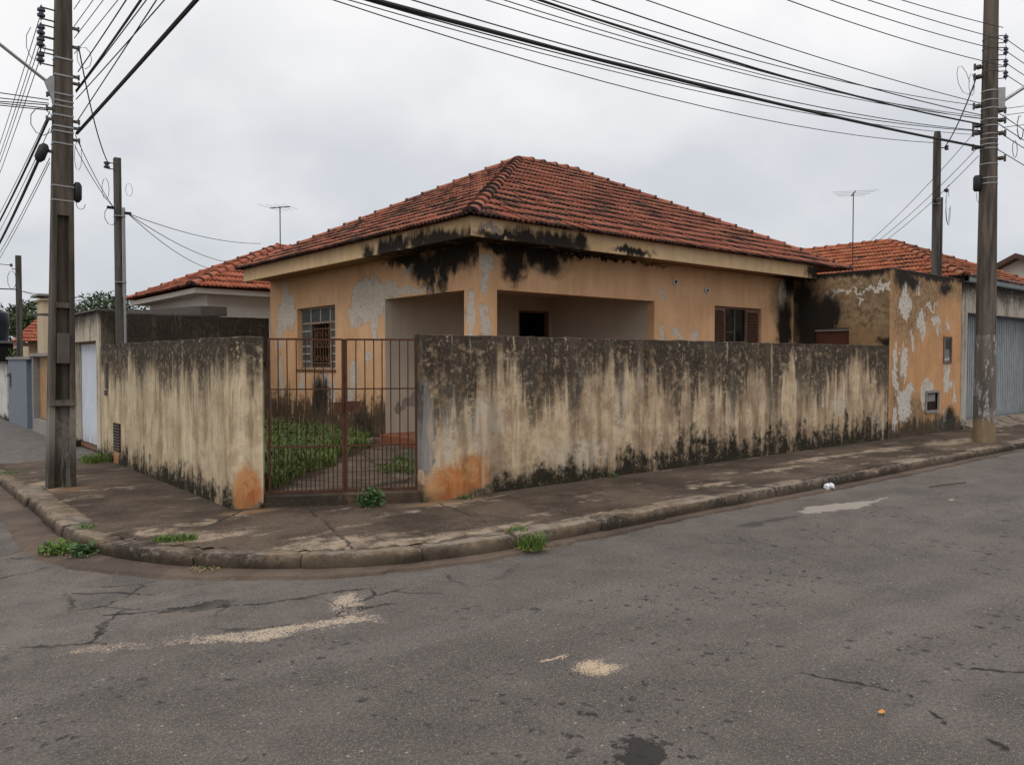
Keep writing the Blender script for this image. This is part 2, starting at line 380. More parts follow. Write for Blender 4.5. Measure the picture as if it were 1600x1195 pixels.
def paint(name, base, shade, axis, patch=(.56, .50, .43), white=(), black=(), splash=None, mottle=.4, drips=(), soft=.10, brown=(), wamp=1.0):
    """ochre house paint, peeled to pale undercoat, with mildew blots"""
    m = M(name); p = m.pos(); x, y, z = m.sep(p); u = x if axis == 'x' else y
    p2 = m.comb(u, z, 0); st = m.comb(u, z * .18, 0)
    n = m.noise(p2, 1.4, 5, .6); n2 = m.noise(p, 9, 5, .7); n3 = m.noise(p, 60, 3, .7); s = m.noise(st, 6, 5, .6)
    c = m.mix(m.st(n * .6 + s * .4, .36, .64), shade, base)
    c = m.mix(m.st(n2, .50, .72) * mottle * .5, c, shade)
    c = m.mix(m.st(s, .60, .72) * .25, c, tuple(min(1, q * 1.2) for q in base))
    hb = 0
    if brown:
        b = m.blobs(m.warp(m.warp(p2, 2, .5), 9, .15), brown, .5)
        c = m.mix(b * .75, c, m.mix(m.st(n2, .4, .6), (.14, .085, .045), (.33, .25, .15)))
    if white:
        wv = m.comb(u, z * .55, 0); q = m.vm('ADD', p2, m.vm('MULTIPLY', m.vm('SUBTRACT', m.noise(wv, 4.5, 5, .6, out='Color'), (.5, .5, .5)), (.36 * wamp, .60 * wamp, 0)))
        b = m.blobs(m.warp(m.warp(q, 3, .22 * wamp), 18, .06), white, soft)
        isl = m.st(m.noise(p2, 17, 5, .75), .60, .55, .15, 1.0); b = b * isl; ring = b * (1 - b) * 3.2
        c = m.mix(ring * .7, c, (.20, .12, .06))
        c = m.mix(m.st(b, .35, .6) * .95, c, m.mix(m.st(n2 * .5 + n * .5, .42, .62), patch, tuple(q * 1.16 for q in patch)))
        c = m.mix(b * m.st(n, .58, .64) * .5, c, (.36, .33, .30)); hb = b * -.8
    if black:
        q = m.vm('ADD', p2, m.vm('MULTIPLY', m.vm('SUBTRACT', m.noise(st, 7, 5, .65, out='Color'), (.5, .5, .5)), (.22, .38, 0)))
        b = m.blobs(m.warp(m.warp(q, 4, .16), 16, .07), black, .85)
        c = m.mix(m.st(b * 1.15 + (s - .5) * 1.2 + (n2 - .5) * 1.1, .02, .95) * m.st(b, 0, .3) * .99, c, (.016, .012, .009))
    if splash:                                                   # damp black band up from the ground
        z0, h = splash
        b = m.st(m.lin(z, z0 + h, z0) * 1.2 + (n2 - .5) * 1.1 + (s - .5) * 1.3 + (n - .5) * .8, .42, .80)
        c = m.mix(b * .93, c, m.mix(m.st(n2, .4, .65), (.022, .019, .012), (.075, .062, .040)))
    c = m.mix(m.lin(n3, .35, .7, 0, .14), c, m.mix(1.0, c, (.55, .5, .45), 'MULTIPLY'))
    m.bump(n3 * .25 + n2 * .3 + hb, .4, .008)
    return m.out(c, .85, .25)

def roof_tile(name, a=(.235, .072, .045), b=(.43, .165, .10), mold=.5):
    m = M(name); uv = m.uv('uv'); rn = m.uv('rnd'); r, vf, _ = m.sep(rn); p = m.pos()
    n = m.noise(p, 1.3, 5, .62); n2 = m.noise(p, 12, 5, .75); n3 = m.noise(p, 70, 3, .7)
    c = m.mix(r * .75 + n2 * .3 - .05, a, b)
    c = m.mix(m.st(r, .93, .96) * .7, c, (.17, .065, .045))
    c = m.mix(m.st(m.noise(p, 5, 4, .6), .52, .68) * .35, c, (.20, .068, .042))
    lip = m.st(vf, .30, .02)
    k = m.st(n * .9 + n2 * .55 + lip * .20 + (r - .5) * .14, .96 - mold * .22, 1.10 - mold * .22)
    c = m.mix(k * .93, c, (.028, .023, .020))
    e = m.st(n2 * .5 + n3 * .5 + lip * .14, .60, .68)
    c = m.mix(e * .7, c, (.055, .032, .026))
    c = m.mix(m.st(n3, .58, .68) * m.st(n2, .45, .6) * .22, c, (.50, .36, .28))
    m.bump(n3 * .4 + n2 * .5, .35, .006)
    return m.out(c, .88, .25)

def post_concrete(name, base, axis_band=None, dark=(.05, .042, .034), low=0):
    m = M(name); p = m.pos(); x, y, z = m.sep(p)
    st = m.comb(x * 9, y * 9, z * .7); n = m.noise(st, 1.0, 5, .65); n2 = m.noise(p, 14, 5, .72); n3 = m.noise(p, 70, 3, .7)
    c = m.mix(m.st(n, .36, .64), dark, base)
    c = m.mix(m.st(n2, .5, .7) * .4, c, tuple(q * .5 for q in base))
    if low == 1:
        recess_shade = m.st(m.math('ABSOLUTE', x - 1.86 - (z - .13) * .016), .080, .070) * m.st(y, 10.715, 10.73) * m.st(z, 3.42, 3.36)  # shade inside the pole recess, painted into the concrete colour
        c = m.mix(recess_shade * .65, c, m.mix(m.st(n, .4, .6), (.022, .017, .013), (.06, .048, .036)))
        c = m.mix(m.st(z, 1.25, .95) * m.st(n2 * .5 + n * .5, .30, .52) * .75, c, (.27, .245, .215))
        f = m.st(z + (n - .5) * .9, .95, .35) * m.st(n, .44, .52)
        c = m.mix(f * .85, c, (.022, .018, .012)); c = m.mix(m.st(z, .45, .25) * m.st(n2, .5, .6) * .4, c, (.10, .085, .02))
    if low == 2:
        pt = m.st(z, 2.14, 2.12) * m.st(m.noise(m.comb(x * 5, y * 5, z * 1.3), 1.6, 5, .7), .50, .60)
        c = m.mix(m.st(z, 2.14, 2.12) * .35, c, (.17, .15, .14))
        c = m.mix(pt * m.st(n2, .40, .55) * .8, c, (.45, .43, .41))
        c = m.mix(m.st(z + (n - .5) * .3, .62, .45) * .8, c, (.24, .17, .09))
    m.bump(n3 * .4 + n2 * .6, .5, .008)
    return m.out(c, .9, .25)

def leafy(name, a, b, trans=True):
    m = M(name); p = m.pos(); i = m.n('ShaderNodeObjectInfo')
    n = m.noise(p, 9, 3, .6); n2 = m.noise(p, 1.1, 3, .6)
    c = m.mix(m.lin(n * .6 + n2 * .4, .32, .66), a, b)
    m.out(c, .6, .3)
    if trans: m.bs.inputs['Subsurface Weight'].default_value = 0.0
    return m.mat
def corrug(name, c1, c2, axis, freq, rust=.15, depth=1.0):
    m = M(name); p = m.pos(); x, y, z = m.sep(p); n = m.noise(p, 4, 5, .65); n2 = m.noise(m.comb(x * 3, y * 3, z * .5), 3, 4, .6)
    c = m.mix(m.st(n * .5 + n2 * .5, .38, .62), c1, c2)
    c = m.mix(m.st(m.noise(p, 14, 5, .75), .66, .74) * rust, c, (.16, .07, .03))
    c = m.mix(m.st(z, .55, .16) * m.st(n2, .42, .6) * .5, c, (.15, .11, .075))
    m.bump(n, .1, .004)
    return m.out(c, .55, .4)

MT = {}
MT['asphalt'] = asphalt()
MT['side'] = concrete('pavement_concrete', (.125, .088, .062), (.048, .033, .022), (.40, .31, .225), joints=True)
MT['kerb'] = concrete('kerb_concrete', (.150, .118, .090), (.055, .043, .034), (.34, .275, .21), moss=.4)
MT['sill'] = concrete('sill_concrete', (.105, .070, .045), (.040, .030, .022), (.24, .15, .09))
MT['gutter'] = concrete('gutter_concrete', (.165, .120, .088), (.095, .07, .054), (.24, .185, .14))
MT['yard'] = concrete('yard_concrete', (.13, .098, .07), (.06, .045, .032), (.24, .19, .14), moss=.6)
MT['wallR'] = old_plaster('mildewed_plaster_wall', (.66, .50, .335), (.37, .262, .165), 1.80, 1.40, .95, 'x',
    white=[(7.0,.45,.55,.22),(7.76,1.17,.09,.55),(6.93,1.5,.12,.40),(6.15,1.6,.12,.30),(9.39,1.84,.94,.09),(8.13,1.68,.09,.38),(12.15,1.47,.10,.45),(12.39,1.58,.09,.54),(12.85,1.50,.11,.72),(14.88,.42,.33,.17),(5.0,1.05,.12,.55),(10.25,1.25,.09,.60),(5.5,.95,.25,.30),(11.3,1.0,.12,.3),(13.5,.9,.3,.2)],
    grey=[(4.66,1.0,.13,.44),(4.70,.70,.11,.30)], orange=[(5.0,.28,.34,.22),(5.35,.40,.22,.20)], streak=.62, grow=True)
MT['wallL'] = old_plaster('streaked_plaster_wall', (.66, .53, .36), (.46, .345, .22), 1.76, .82, .50, 'y', orange=[(7.82,.34,.19,.25),(12.75,.18,.12,.2)], streak=.62)
OC = (.76, .455, .255); OCs = (.62, .36, .19)
MT['houseL'] = paint('peeling_ochre_paint_side', OC, OCs, 'y', splash=(.25, 1.35),
    white=[(12.41,2.72,.60,.36),(12.85,2.45,.30,.26),(11.70,2.86,.42,.12),(12.19,2.30,.14,.40),(11.72,2.30,.16,.50),(15.80,2.70,.40,.42),(15.94,3.0,.17,.30),(16.25,2.24,.13,.45),(11.24,2.80,.35,.07),(10.57,2.78,.45,.05),(11.04,3.14,.17,.06),(12.94,1.34,.17,.30),(12.45,1.72,.10,.14),(13.10,.98,.10,.24),(14.05,1.15,.18,.28),(14.5,1.2,.12,.22),(15.15,1.22,.10,.22),(13.75,1.0,.10,.3),(9.37,2.3,.12,.36),(16.2,1.2,.13,.5)],
    black=[(9.95,3.20,.75,.20),(10.56,3.14,.40,.24),(9.61,3.28,.45,.16),(10.10,2.95,.14,.28),(11.1,3.32,.6,.09),(10.4,2.95,.12,.25),(14.3,1.0,.35,.35),(12.6,.5,.3,.2)], soft=.09)
MT['houseF'] = paint('peeling_ochre_paint_front', OC, OCs, 'x',
    white=[(7.10,3.05,.13,.15),(7.05,2.78,.06,.13),(11.11,2.83,.05,.10),(11.06,2.15,.09,.16),(11.5,2.12,.16,.08),(12.0,2.1,.06,.12),(12.34,2.92,.10,.07),(14.95,3.0,.16,.40),(7.05,2.2,.10,.3)],
    black=[(7.62,3.14,.22,.32),(7.93,3.34,.95,.12),(8.35,3.2,.2,.2),(8.1,3.24,.22,.14),(15.02,2.36,.26,.62),(15.2,3.30,.25,.30),(7.3,3.32,.24,.10),(9.4,3.36,1.5,.04)], brown=[(14.9,2.9,.4,.5),(8.3,3.1,.5,.15)], soft=.09)
MT['fascL'] = paint('stained_fascia_side', (.72, .51, .30), (.60, .41, .22), 'y', black=[(10.48,3.40,.45,.12),(10.86,3.40,.19,.13),(11.37,3.38,.17,.12),(9.27,3.36,.8,.13),(9.85,3.40,.3,.17)], mottle=.3)
MT['fascF'] = paint('stained_fascia_front', (.72, .51, .30), (.60, .41, .22), 'x', patch=(.30,.26,.22), white=[(6.7,3.44,.22,.06)], black=[(7.43,3.38,.40,.14),(8.0,3.38,.55,.15),(8.45,3.43,.15,.14),(6.9,3.34,.4,.06),(9.64,3.40,.42,.06),(15.2,3.46,.35,.14)], mottle=.3)
def soffit_mat():
    m = M('sooty_soffit'); p = m.pos(); x, y, z = m.sep(p); p2 = m.warp(m.comb(x, y, 0), 2, .5)
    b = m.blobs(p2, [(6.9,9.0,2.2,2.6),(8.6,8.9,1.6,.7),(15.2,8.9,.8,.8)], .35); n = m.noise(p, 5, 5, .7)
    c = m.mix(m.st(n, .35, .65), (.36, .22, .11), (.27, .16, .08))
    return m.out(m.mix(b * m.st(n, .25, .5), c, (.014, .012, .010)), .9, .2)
MT['soffit'] = soffit_mat()
MT['annexW'] = paint('mouldy_annex_side', (.34, .205, .10), (.15, .105, .06), 'y', splash=None, wamp=1.6, patch=(.60, .56, .50),
    white=[(8.05,3.06,.46,.05),(7.25,3.03,.17,.09),(8.35,3.12,.14,.06),(7.74,2.90,.10,.04),(7.45,3.05,.2,.05)], brown=[(7.6,2.6,.5,.3),(8.2,2.7,.5,.3),(7.5,3.3,1.4,.22)],
    black=[(8.75,2.45,.42,.66),(8.35,2.62,.25,.36),(7.20,2.03,.15,.07),(7.9,3.42,1.4,.09),(8.95,3.0,.2,.3)], mottle=.9)
MT['annexF'] = paint('weathered_annex_front', (.66, .36, .17), (.49, .265, .125), 'x', splash=(.13, .62), wamp=1.7, patch=(.60, .56, .50),
    white=[(16.0,1.66,.17,.34),(16.72,2.36,.19,.26),(17.5,2.42,.25,.12),(18.0,2.42,.13,.13),(16.08,.90,.42,.22),(16.05,.64,.35,.18),(18.04,1.27,.18,.30),(17.1,1.16,.22,.11),(18.05,.34,.17,.15),(16.0,2.8,.25,.3),(16.6,3.1,.12,.1),(18.4,1.0,.08,.3),(15.62,1.5,.10,.5),(16.35,2.0,.10,.22),(17.2,2.75,.3,.08),(16.9,.9,.10,.2),(15.6,.45,.15,.15),(17.6,.35,.12,.12)],
    brown=[(16.1,2.75,.8,.75),(17.6,3.2,1.3,.30),(17.0,2.9,.5,.4),(15.7,1.0,.25,.9),(16.5,.6,.6,.35)], black=[(17.02,3.42,1.9,.10),(16.30,3.2,.35,.14),(17.9,3.2,.3,.12),(18.2,.40,.3,.22),(15.9,3.3,.4,.2)], mottle=.8)
MT['beige'] = paint('beige_grey_porch_paint', (.54, .455, .36), (.48, .40, .31), 'x', patch=(.22,.19,.16), white=[(7.55,.95,.22,.13),(7.25,.85,.12,.08)], mottle=.4)
MT['beigeS'] = paint('beige_grey_side_paint', (.54, .455, .36), (.48, .40, .31), 'y', mottle=.4)
MT['portal'] = old_plaster('cream_portal_plaster', (.60, .53, .42), (.48, .41, .31), 2.30, .30, .22, 'y', streak=.25)
MT['portalR'] = old_plaster('grey_portal_plaster', (.47, .42, .36), (.38, .335, .28), 3.2, .45, .30, 'x', streak=.30)
MT['backwall'] = old_plaster('blackened_rear_wall', (.16, .13, .095), (.09, .072, .052), 2.45, 1.6, .5, 'x', streak=.4)
MT['roof'] = roof_tile('weathered_clay_tile', mold=.85)
MT['roofN'] = roof_tile('clay_tile_clean', (.32, .085, .046), (.46, .165, .092), mold=.4)
MT['roofR'] = roof_tile('clay_tile_orange', (.30, .085, .04), (.46, .17, .085), mold=.6)
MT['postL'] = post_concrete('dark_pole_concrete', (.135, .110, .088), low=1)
MT['postR'] = post_concrete('round_pole_concrete', (.150, .122, .100), low=2)
MT['post'] = post_concrete('grey_post_concrete', (.13, .12, .11))
MT['rust'] = plain('rusty_iron', (.060, .030, .020), .85, .1, .35, 14)
MT['rust2'] = plain('rusty_iron_orange', (.092, .040, .024), .85, .1, .35, 14)
MT['galv'] = plain('galvanised_steel', (.33, .33, .33), .5, .6, .2, 10)
MT['zinc'] = plain('dull_zinc', (.19, .21, .215), .5, .4, .2, 5)
MT['black'] = plain('black_plastic', (.016, .016, .019), .5, 0, .2)
MT['wire'] = plain('wire_black', (.022, .021, .024), .6, 0, .2)
MT['wireg'] = plain('wire_grey', (.060, .060, .064), .6, .2, .2)
MT['porc'] = plain('glazed_porcelain_dark', (.035, .038, .065), .25, 0, .2, 6, .6)
MT['winframe'] = plain('window_steel_paint', (.30, .22, .16), .6, 0, .3, 12)
MT['winrust'] = plain('window_rust_frame', (.19, .095, .055), .7, 0, .3, 12)
MT['wood'] = plain('dark_shutter_wood', (.18, .095, .066), .7, 0, .35, 10)
MT['door'] = plain('red_brown_door', (.085, .026, .018), .6, 0, .3, 6)
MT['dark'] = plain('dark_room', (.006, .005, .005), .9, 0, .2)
MT['ptile'] = plain('red_cement_floor', (.23, .085, .045), .7, 0, .3, 5)
MT['pvc'] = plain('white_plastic_pipe', (.55, .53, .50), .5, 0, .1)
MT['white'] = plain('white_plaster_clean', (.74, .67, .58), .85, 0, .06, 1.5)
MT['whiteG'] = corrug('white_metal_door', (.58, .62, .68), (.66, .69, .74), 'y', 8, .35)
MT['blueG'] = corrug('grey_blue_metal_door', (.235, .262, .275), (.315, .345, .355), 'x', 8, .1)
MT['blue'] = plain('slate_blue_paint', (.165, .19, .225), .8, 0, .1, 3)
MT['blue2'] = plain('slate_blue_metal', (.10, .135, .20), .6, 0, .15, 3)
MT['gwood'] = plain('varnished_plank', (.36, .21, .095), .6, 0, .25, 4)
MT['cream'] = plain('cream_plaster', (.52, .42, .29), .85, 0, .12, 2)
MT['grey'] = plain('grey_cement', (.26, .24, .22), .9, 0, .2, 5)
MT['greyd'] = plain('dark_cement', (.11, .10, .09), .9, 0, .3, 5)
MT['beam'] = plain('grey_brown_beam', (.095, .080, .070), .9, 0, .25, 4)
MT['soil'] = plain('brown_soil', (.07, .05, .033), .95, 0, .35, 3)
MT['ground'] = plain('dry_ground', (.12, .10, .07), .95, 0, .3, .2)
MT['tank'] = plain('dark_blue_tank', (.012, .016, .03), .35, 0, .2)
MT['leafy'] = leafy('grass_green', (.055, .105, .018), (.17, .24, .055))
MT['leafd'] = leafy('weed_dark_green', (.030, .075, .022), (.085, .16, .050))
MT['leafy2'] = leafy('weed_bright_green', (.06, .12, .015), (.13, .20, .04))
MT['tree'] = leafy('tree_leaf', (.020, .040, .012), (.060, .088, .026))
MT['bark'] = plain('bark', (.08, .06, .045), .95, 0, .3, 6)
MT['straw'] = plain('dry_straw', (.30, .22, .12), .9, 0, .3, 12)
MT['paper'] = plain('white_paper', (.72, .72, .76), .8, 0, .05)
MT['leafo'] = plain('orange_leaf', (.62, .27, .06), .7, 0, .2)
def glass(name, c, rough=.12):
    m = M(name); p = m.pos(); n = m.noise(p, 5, 4, .6)
    return m.out(m.mix(m.st(n, .35, .65), c, tuple(q * 1.7 for q in c)), rough, .6)
MT['glassf'] = glass('frosted_pane', (.050, .050, .045), .8)
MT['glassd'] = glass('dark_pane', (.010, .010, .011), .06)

# ================================================================ ground
SZ = .13                                         # pavement level above the road
KX, KY, KR = 1.40, 5.22, 2.95                    # kerb line: x = KX, y = KY and the corner radius
def kerb_path(off, n=18, ymax=90, xmax=90, step=1.0):
    """points along the kerb face offset outward (towards the road) by off"""
    cx, cy = KX + KR, KY + KR; r = KR + off; pts = []
    yy = ymax
    while yy > cy + .4: pts.append((KX - off, yy)); yy -= step if yy < 20 else 5
    for i in range(n + 1):
        a = math.pi + (math.pi / 2) * i / n; pts.append((cx + r * math.cos(a), cy + r * math.sin(a)))
    xx = cx + .4
    while xx < xmax: pts.append((xx, KY - off)); xx += step if xx < 26 else 5
    return pts
b = B(); b.add([(-400,-400,-.30),(400,-400,-.30),(400,400,-.30),(-400,400,-.30)], [(0,1,2,3)])
tag(b.build('ground', MT['ground']), kind='structure')
# the crossing: one asphalt sheet with the bumps of old patching near the camera
def sheet(f, x0, x1, y0, y1, s):
    bb = B(); nx = int((x1-x0)/s); ny = int((y1-y0)/s)
    bb.v = [(x0+(x1-x0)*i/nx, y0+(y1-y0)*j/ny, f(x0+(x1-x0)*i/nx, y0+(y1-y0)*j/ny)) for j in range(ny+1) for i in range(nx+1)]
    bb.f = [(j*(nx+1)+i, j*(nx+1)+i+1, (j+1)*(nx+1)+i+1, (j+1)*(nx+1)+i) for j in range(ny) for i in range(nx)]
    return bb
b = sheet(lambda x, y: .012 * fbm(x * .8, y * .8) + .004 * fbm(x * 4, y * 4) - .006, -9, 15, -6, 9, .12)
k = len(b.v)
b.add([(15,-6,0),(110,-6,0),(110,9,0),(15,9,0)], [(0,1,2,3)]); b.add([(-9,9,0),(3,9,0),(3,110,0),(-9,110,0)], [(0,1,2,3)])
b.add([(-110,-6,0),(-9,-6,0),(-9,9,0),(-110,9,0)], [(0,1,2,3)]); b.add([(-9,-110,0),(3,-110,0),(3,-6,0),(-9,-6,0)], [(0,1,2,3)])
tag(b.build('road', MT['asphalt'], smooth=True), kind='structure')
# gutter: thin concrete apron along the kerb, ragged where the asphalt laps over it
def gw(x, y):
    wv = .36 if y > 7.2 else (.20 if x < 3.2 else .13 + .03 * math.sin(x * .7))
    if 5.9 < y <= 7.2: wv = .20 + .16 * (y - 5.9) / 1.3
    return wv + .05 * fbm(x * 2.3, y * 2.3) + .025 * fbm(x * 9, y * 9)
inn = kerb_path(-.02, 60, step=.12, ymax=40, xmax=40); outp = kerb_path(1.0, 60, step=.12, ymax=40, xmax=40); b = B()
for i, (a, c) in enumerate(zip(inn, outp)):
    d = Vector((c[0] - a[0], c[1] - a[1])).normalized(); ww = gw(*a)
    b.v += [(a[0], a[1], .028), (a[0] + d.x * ww * .9, a[1] + d.y * ww * .9, .017), (a[0] + d.x * ww, a[1] + d.y * ww, -.02)]
for i in range(len(inn) - 1):
    for q in (0, 1): b.f.append((3*i + q, 3*i + q + 1, 3*i + q + 4, 3*i + q + 3))
tag(b.build('gutter', MT['gutter']), kind='structure')
# kerb stones, laid a little unevenly, rounded by wear
b = B(); path = kerb_path(0, 90, step=.06, ymax=60, xmax=60)
P = [Vector((q[0], q[1], 0)) for q in path]; cum = [0]
for i in range(1, len(P)): cum.append(cum[-1] + (P[i] - P[i-1]).length)
stone = []; sS = 0
while sS < cum[-1]:
    ln = random.uniform(.82, 1.05) if 30 < sS < 90 else 2.0
    stone.append((sS, min(sS + ln - .008, cum[-1]), random.uniform(-.014, .010), random.uniform(-.014, .014))); sS += ln
def at_s(s):
    import bisect
    i = max(1, min(len(P) - 1, bisect.bisect_left(cum, s))); t = (s - cum[i-1]) / (cum[i] - cum[i-1])
    p = P[i-1].lerp(P[i], t); d = (P[i] - P[i-1]).normalized(); return p, Vector((-d.y, d.x, 0))
for (s0, s1, dz, dn) in stone:
    n = max(2, int((s1 - s0) / (.06 if s1 - s0 < 1.5 else .5))); rows = []
    for i in range(n + 1):
        p, nn = at_s(s0 + (s1 - s0) * i / n)
        e = .018 if i in (0, n) else 0
        j = 1.7 * fbm(p.x * 7, p.y * 7); j2 = fbm(p.x * 26 + 5, p.y * 26)
        prof = [(.03, -.05), (.006, .02), (.000, .05), (.004 + .010*j, .095), (.010 + .014*j + .006*j2, .124 + .008*j2), (.026 + .008*j2, .141 + .008*j), (.08, .143 + .006*j2), (.17, .136 + .004*j), (.26, .131), (.36, .112)]
        rows.append([p + nn * (o + dn + e * .5 + .004 * j2) + Vector((0, 0, h + dz * (h > .05) - e * (h > .1))) for (o, h) in prof])
    k = len(b.v); m_ = len(rows[0]); b.v += [tuple(q) for r_ in rows for q in r_]
    for i in range(n):
        for j in range(m_ - 1): b.f.append((k + i*m_ + j, k + i*m_ + j + 1, k + (i+1)*m_ + j + 1, k + (i+1)*m_ + j))
    b.f.append(tuple(k + j for j in range(m_))); b.f.append(tuple(k + n*m_ + j for j in range(m_))[::-1])
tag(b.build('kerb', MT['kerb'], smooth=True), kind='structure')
# pavement: fine grid between kerb and property line with worn hollows
def inside(x, y):
    if x < KX + .12 or y < KY + .12: return False
    cx, cy = KX + KR, KY + KR
    if x < cx and y < cy and (x - cx) ** 2 + (y - cy) ** 2 > (KR - .13) ** 2: return False
    return True
def side_z(x, y):
    return SZ + .006 * fbm(x * 1.1, y * 1.1) + .0035 * fbm(x * 6, y * 6) - (.004 if x > 30 or y > 30 else 0)
b = B(); gs = .08; idx = {}
for i in range(int((26 - KX) / gs)):
    for j in range(int((9.2 - KY) / gs)):
        x, y = KX + i * gs, KY + j * gs
        if y > 7.4 and x > 5.0: continue
        if inside(x, y) and inside(x + gs, y) and inside(x, y + gs):
            q = []
            for (xx, yy) in ((x, y), (x + gs, y), (x + gs, y + gs), (x, y + gs)):
                kk = (round(xx / gs * 10), round(yy / gs * 10))
                if kk not in idx: idx[kk] = len(b.v); b.v.append((xx, yy, side_z(xx, yy)))
                q.append(idx[kk])
            b.f.append(tuple(q))
for j in range(int((30 - KY) / gs)):
    for i in range(int((3.4 - KX) / gs)):
        x, y = KX + i * gs, KY + j * gs
        if y < KY + gs * int((9.2 - KY) / gs) - gs*.5 or x < KX + .11: continue
        q = []
        for (xx, yy) in ((x, y), (x + gs, y), (x + gs, y + gs), (x, y + gs)):
            kk = (round(xx / gs * 10), round(yy / gs * 10))
            if kk not in idx: idx[kk] = len(b.v); b.v.append((xx, yy, side_z(xx, yy)))
            q.append(idx[kk])
        b.f.append(tuple(q))
b.add([(26-.2,KY+.12,SZ-.006),(80,KY+.12,SZ-.006),(80,7.5,SZ-.006),(26-.2,7.5,SZ-.006)], [(0,1,2,3)])
b.add([(KX+.12,29.8,SZ-.006),(3.4,29.8,SZ-.006),(3.4,80,SZ-.006),(KX+.12,80,SZ-.006)], [(0,1,2,3)])
tag(b.build('pavement', MT['side'], smooth=True), kind='structure')
# fill under the pavement edge of the rounded corner
b = B(); arc = [(KX+KR+(KR-.05)*math.cos(math.pi+math.pi/2*i/24), KY+KR+(KR-.05)*math.sin(math.pi+math.pi/2*i/24)) for i in range(25)]
b.prism(arc + [(KX+KR+.5, KY+.05), (KX+KR+.5, KY+KR+.5), (KX+.05, KY+KR+.5)], 0.0, SZ - .012)
tag(b.build('pavement_bed', MT['side']), kind='structure')

# ================================================================ boundary walls
T_ = Vector((.884, -.467, 0)); N_ = Vector((.467, .884, 0)); C0 = Vector((2.92, 8.03, 0))
def old_wall(name, outer, inner, z0, z1, mat, label, cell=.07, top_rough=.012, end_rough=0.0, parent=None):
    """outer / inner: matching plan polylines; a gridded wall with a worn coping"""
    O, I = [], []
    for k in range(len(outer) - 1):
        a, c, d, e = Vector(outer[k]), Vector(outer[k+1]), Vector(inner[k]), Vector(inner[k+1])
        n = max(1, int((c - a).length / cell))
        for i in range(n):
            O.append(a.lerp(c, i / n)); I.append(d.lerp(e, i / n))
    O.append(Vector(outer[-1])); I.append(Vector(inner[-1]))
    nz = max(2, int((z1 - z0) / cell)); b = B(); cols = []
    for o, i_ in zip(O, I):
        dd = (i_ - o).normalized(); tz = z1 + top_rough * fbm(o.x * 2.2, o.y * 2.2) + top_rough * .6 * fbm(o.x * 9, o.y * 9); c_ = []
        for j in range(nz + 1):
            z = z0 + (tz - z0) * j / nz
            h = .010 * fbm(o.x * 1.7, o.y * 1.7, z * 1.7) + .004 * fbm(o.x * 9, o.y * 9, z * 9)
            if j == nz: h += .008
            q = o + dd * h; c_.append((q.x, q.y, z))
        q = o.lerp(i_, .5); c_.append((q.x, q.y, tz + .010 + .004 * fbm(o.x * 13, o.y * 13)))
        for j in range(nz, -1, -3): c_.append((i_.x, i_.y, z0 + (tz - z0) * j / nz))
        c_.append((i_.x, i_.y, z0)) ; cols.append(c_)
    m_ = len(cols[0])
    for c_ in cols: b.v += c_
    for i in range(len(cols) - 1):
        for j in range(m_ - 1): b.f.append((i*m_ + j, (i+1)*m_ + j, (i+1)*m_ + j + 1, i*m_ + j + 1))
    b.f.append(tuple(range(m_))); b.f.append(tuple((len(cols)-1)*m_ + j for j in range(m_))[::-1])
    o = b.build(name, mat, parent, base=None if parent else (outer[0][0], outer[0][1], z0), smooth=True)
    if parent is None: tag(o, label, 'wall')
    return o
pe = C0 + T_ * .31
WL = thing('boundary_wall', (2.92, 8.03, SZ), 'streaked beige plaster wall with vent grille left of the rusty gate', 'wall')
old_wall('wall_body', [(2.92,13.62,0), (2.92,8.05,0), tuple(C0 + T_*.02), tuple(pe)], [(3.08,13.62,0), (3.08,8.22,0), tuple(C0 + N_*.2 + T_*.1), tuple(pe + N_*.17)], SZ - .05, 1.89, MT['wallL'], '', parent=WL)
# louvred vent near the far end and a rusty conduit scar
b = B(); b.box(2.905, 2.93, 12.47, 12.49, .33, .72).box(2.905, 2.93, 12.81, 12.83, .33, .72).box(2.905, 2.93, 12.47, 12.83, .32, .34).box(2.905, 2.93, 12.47, 12.83, .71, .73)
g = b.build('vent_grille', MT['rust'], WL)
b = B()
for i in range(9): b.obox((2.913, 12.65, .36 + i * .042), (.010, 0, .008), (0, .16, 0), (.001, 0, .004))
b.build('louvre', MT['greyd'], g)
b = B(); b.box(2.912, 2.922, 12.49, 12.81, .34, .71); b.build('vent_back', MT['dark'], g)
b = B(); b.box(2.895, 2.93, 13.18, 13.28, 1.22, 1.62).box(2.885, 2.93, 13.20, 13.27, 1.12, 1.2); b.build('conduit_box', MT['greyd'], WL)

old_wall('boundary_wall', [(4.64,7.12,0), (15.34,7.12,0)], [(4.66,7.30,0), (15.34,7.27,0)], SZ - .05, 1.93, MT['wallR'], 'long mildew-blackened plaster wall right of the rusty gate, running to the annex')
old_wall('rear_wall', [(2.95,16.76,0), (6.95,16.76,0)], [(2.95,16.92,0), (6.95,16.92,0)], .1, 2.57, MT['backwall'], 'dark blackened wall behind the left side of the yard below the white house')
# gate sill
b = B(); a0 = C0 + T_ * .31; a1 = C0 + T_ * 1.93; n = 16
for i in range(n + 1):
    p = a0.lerp(a1, i / n); j = .012 * fbm(p.x * 6, p.y * 6)
    for (o, z) in ((.03 + j, .08), (.03 + j, .235 + j * .4), (.05, .252), (.30, .25), (.30, .1)): q = p + N_ * o; b.v.append((q.x, q.y, z))
for i in range(n):
    for j in range(4): b.f.append((5*i + j, 5*(i+1) + j, 5*(i+1) + j + 1, 5*i + j + 1))
tag(b.build('gate_sill', MT['sill'], base=(a0.x, a0.y, .1), smooth=True), 'low worn concrete step under the rusty gate', 'step')

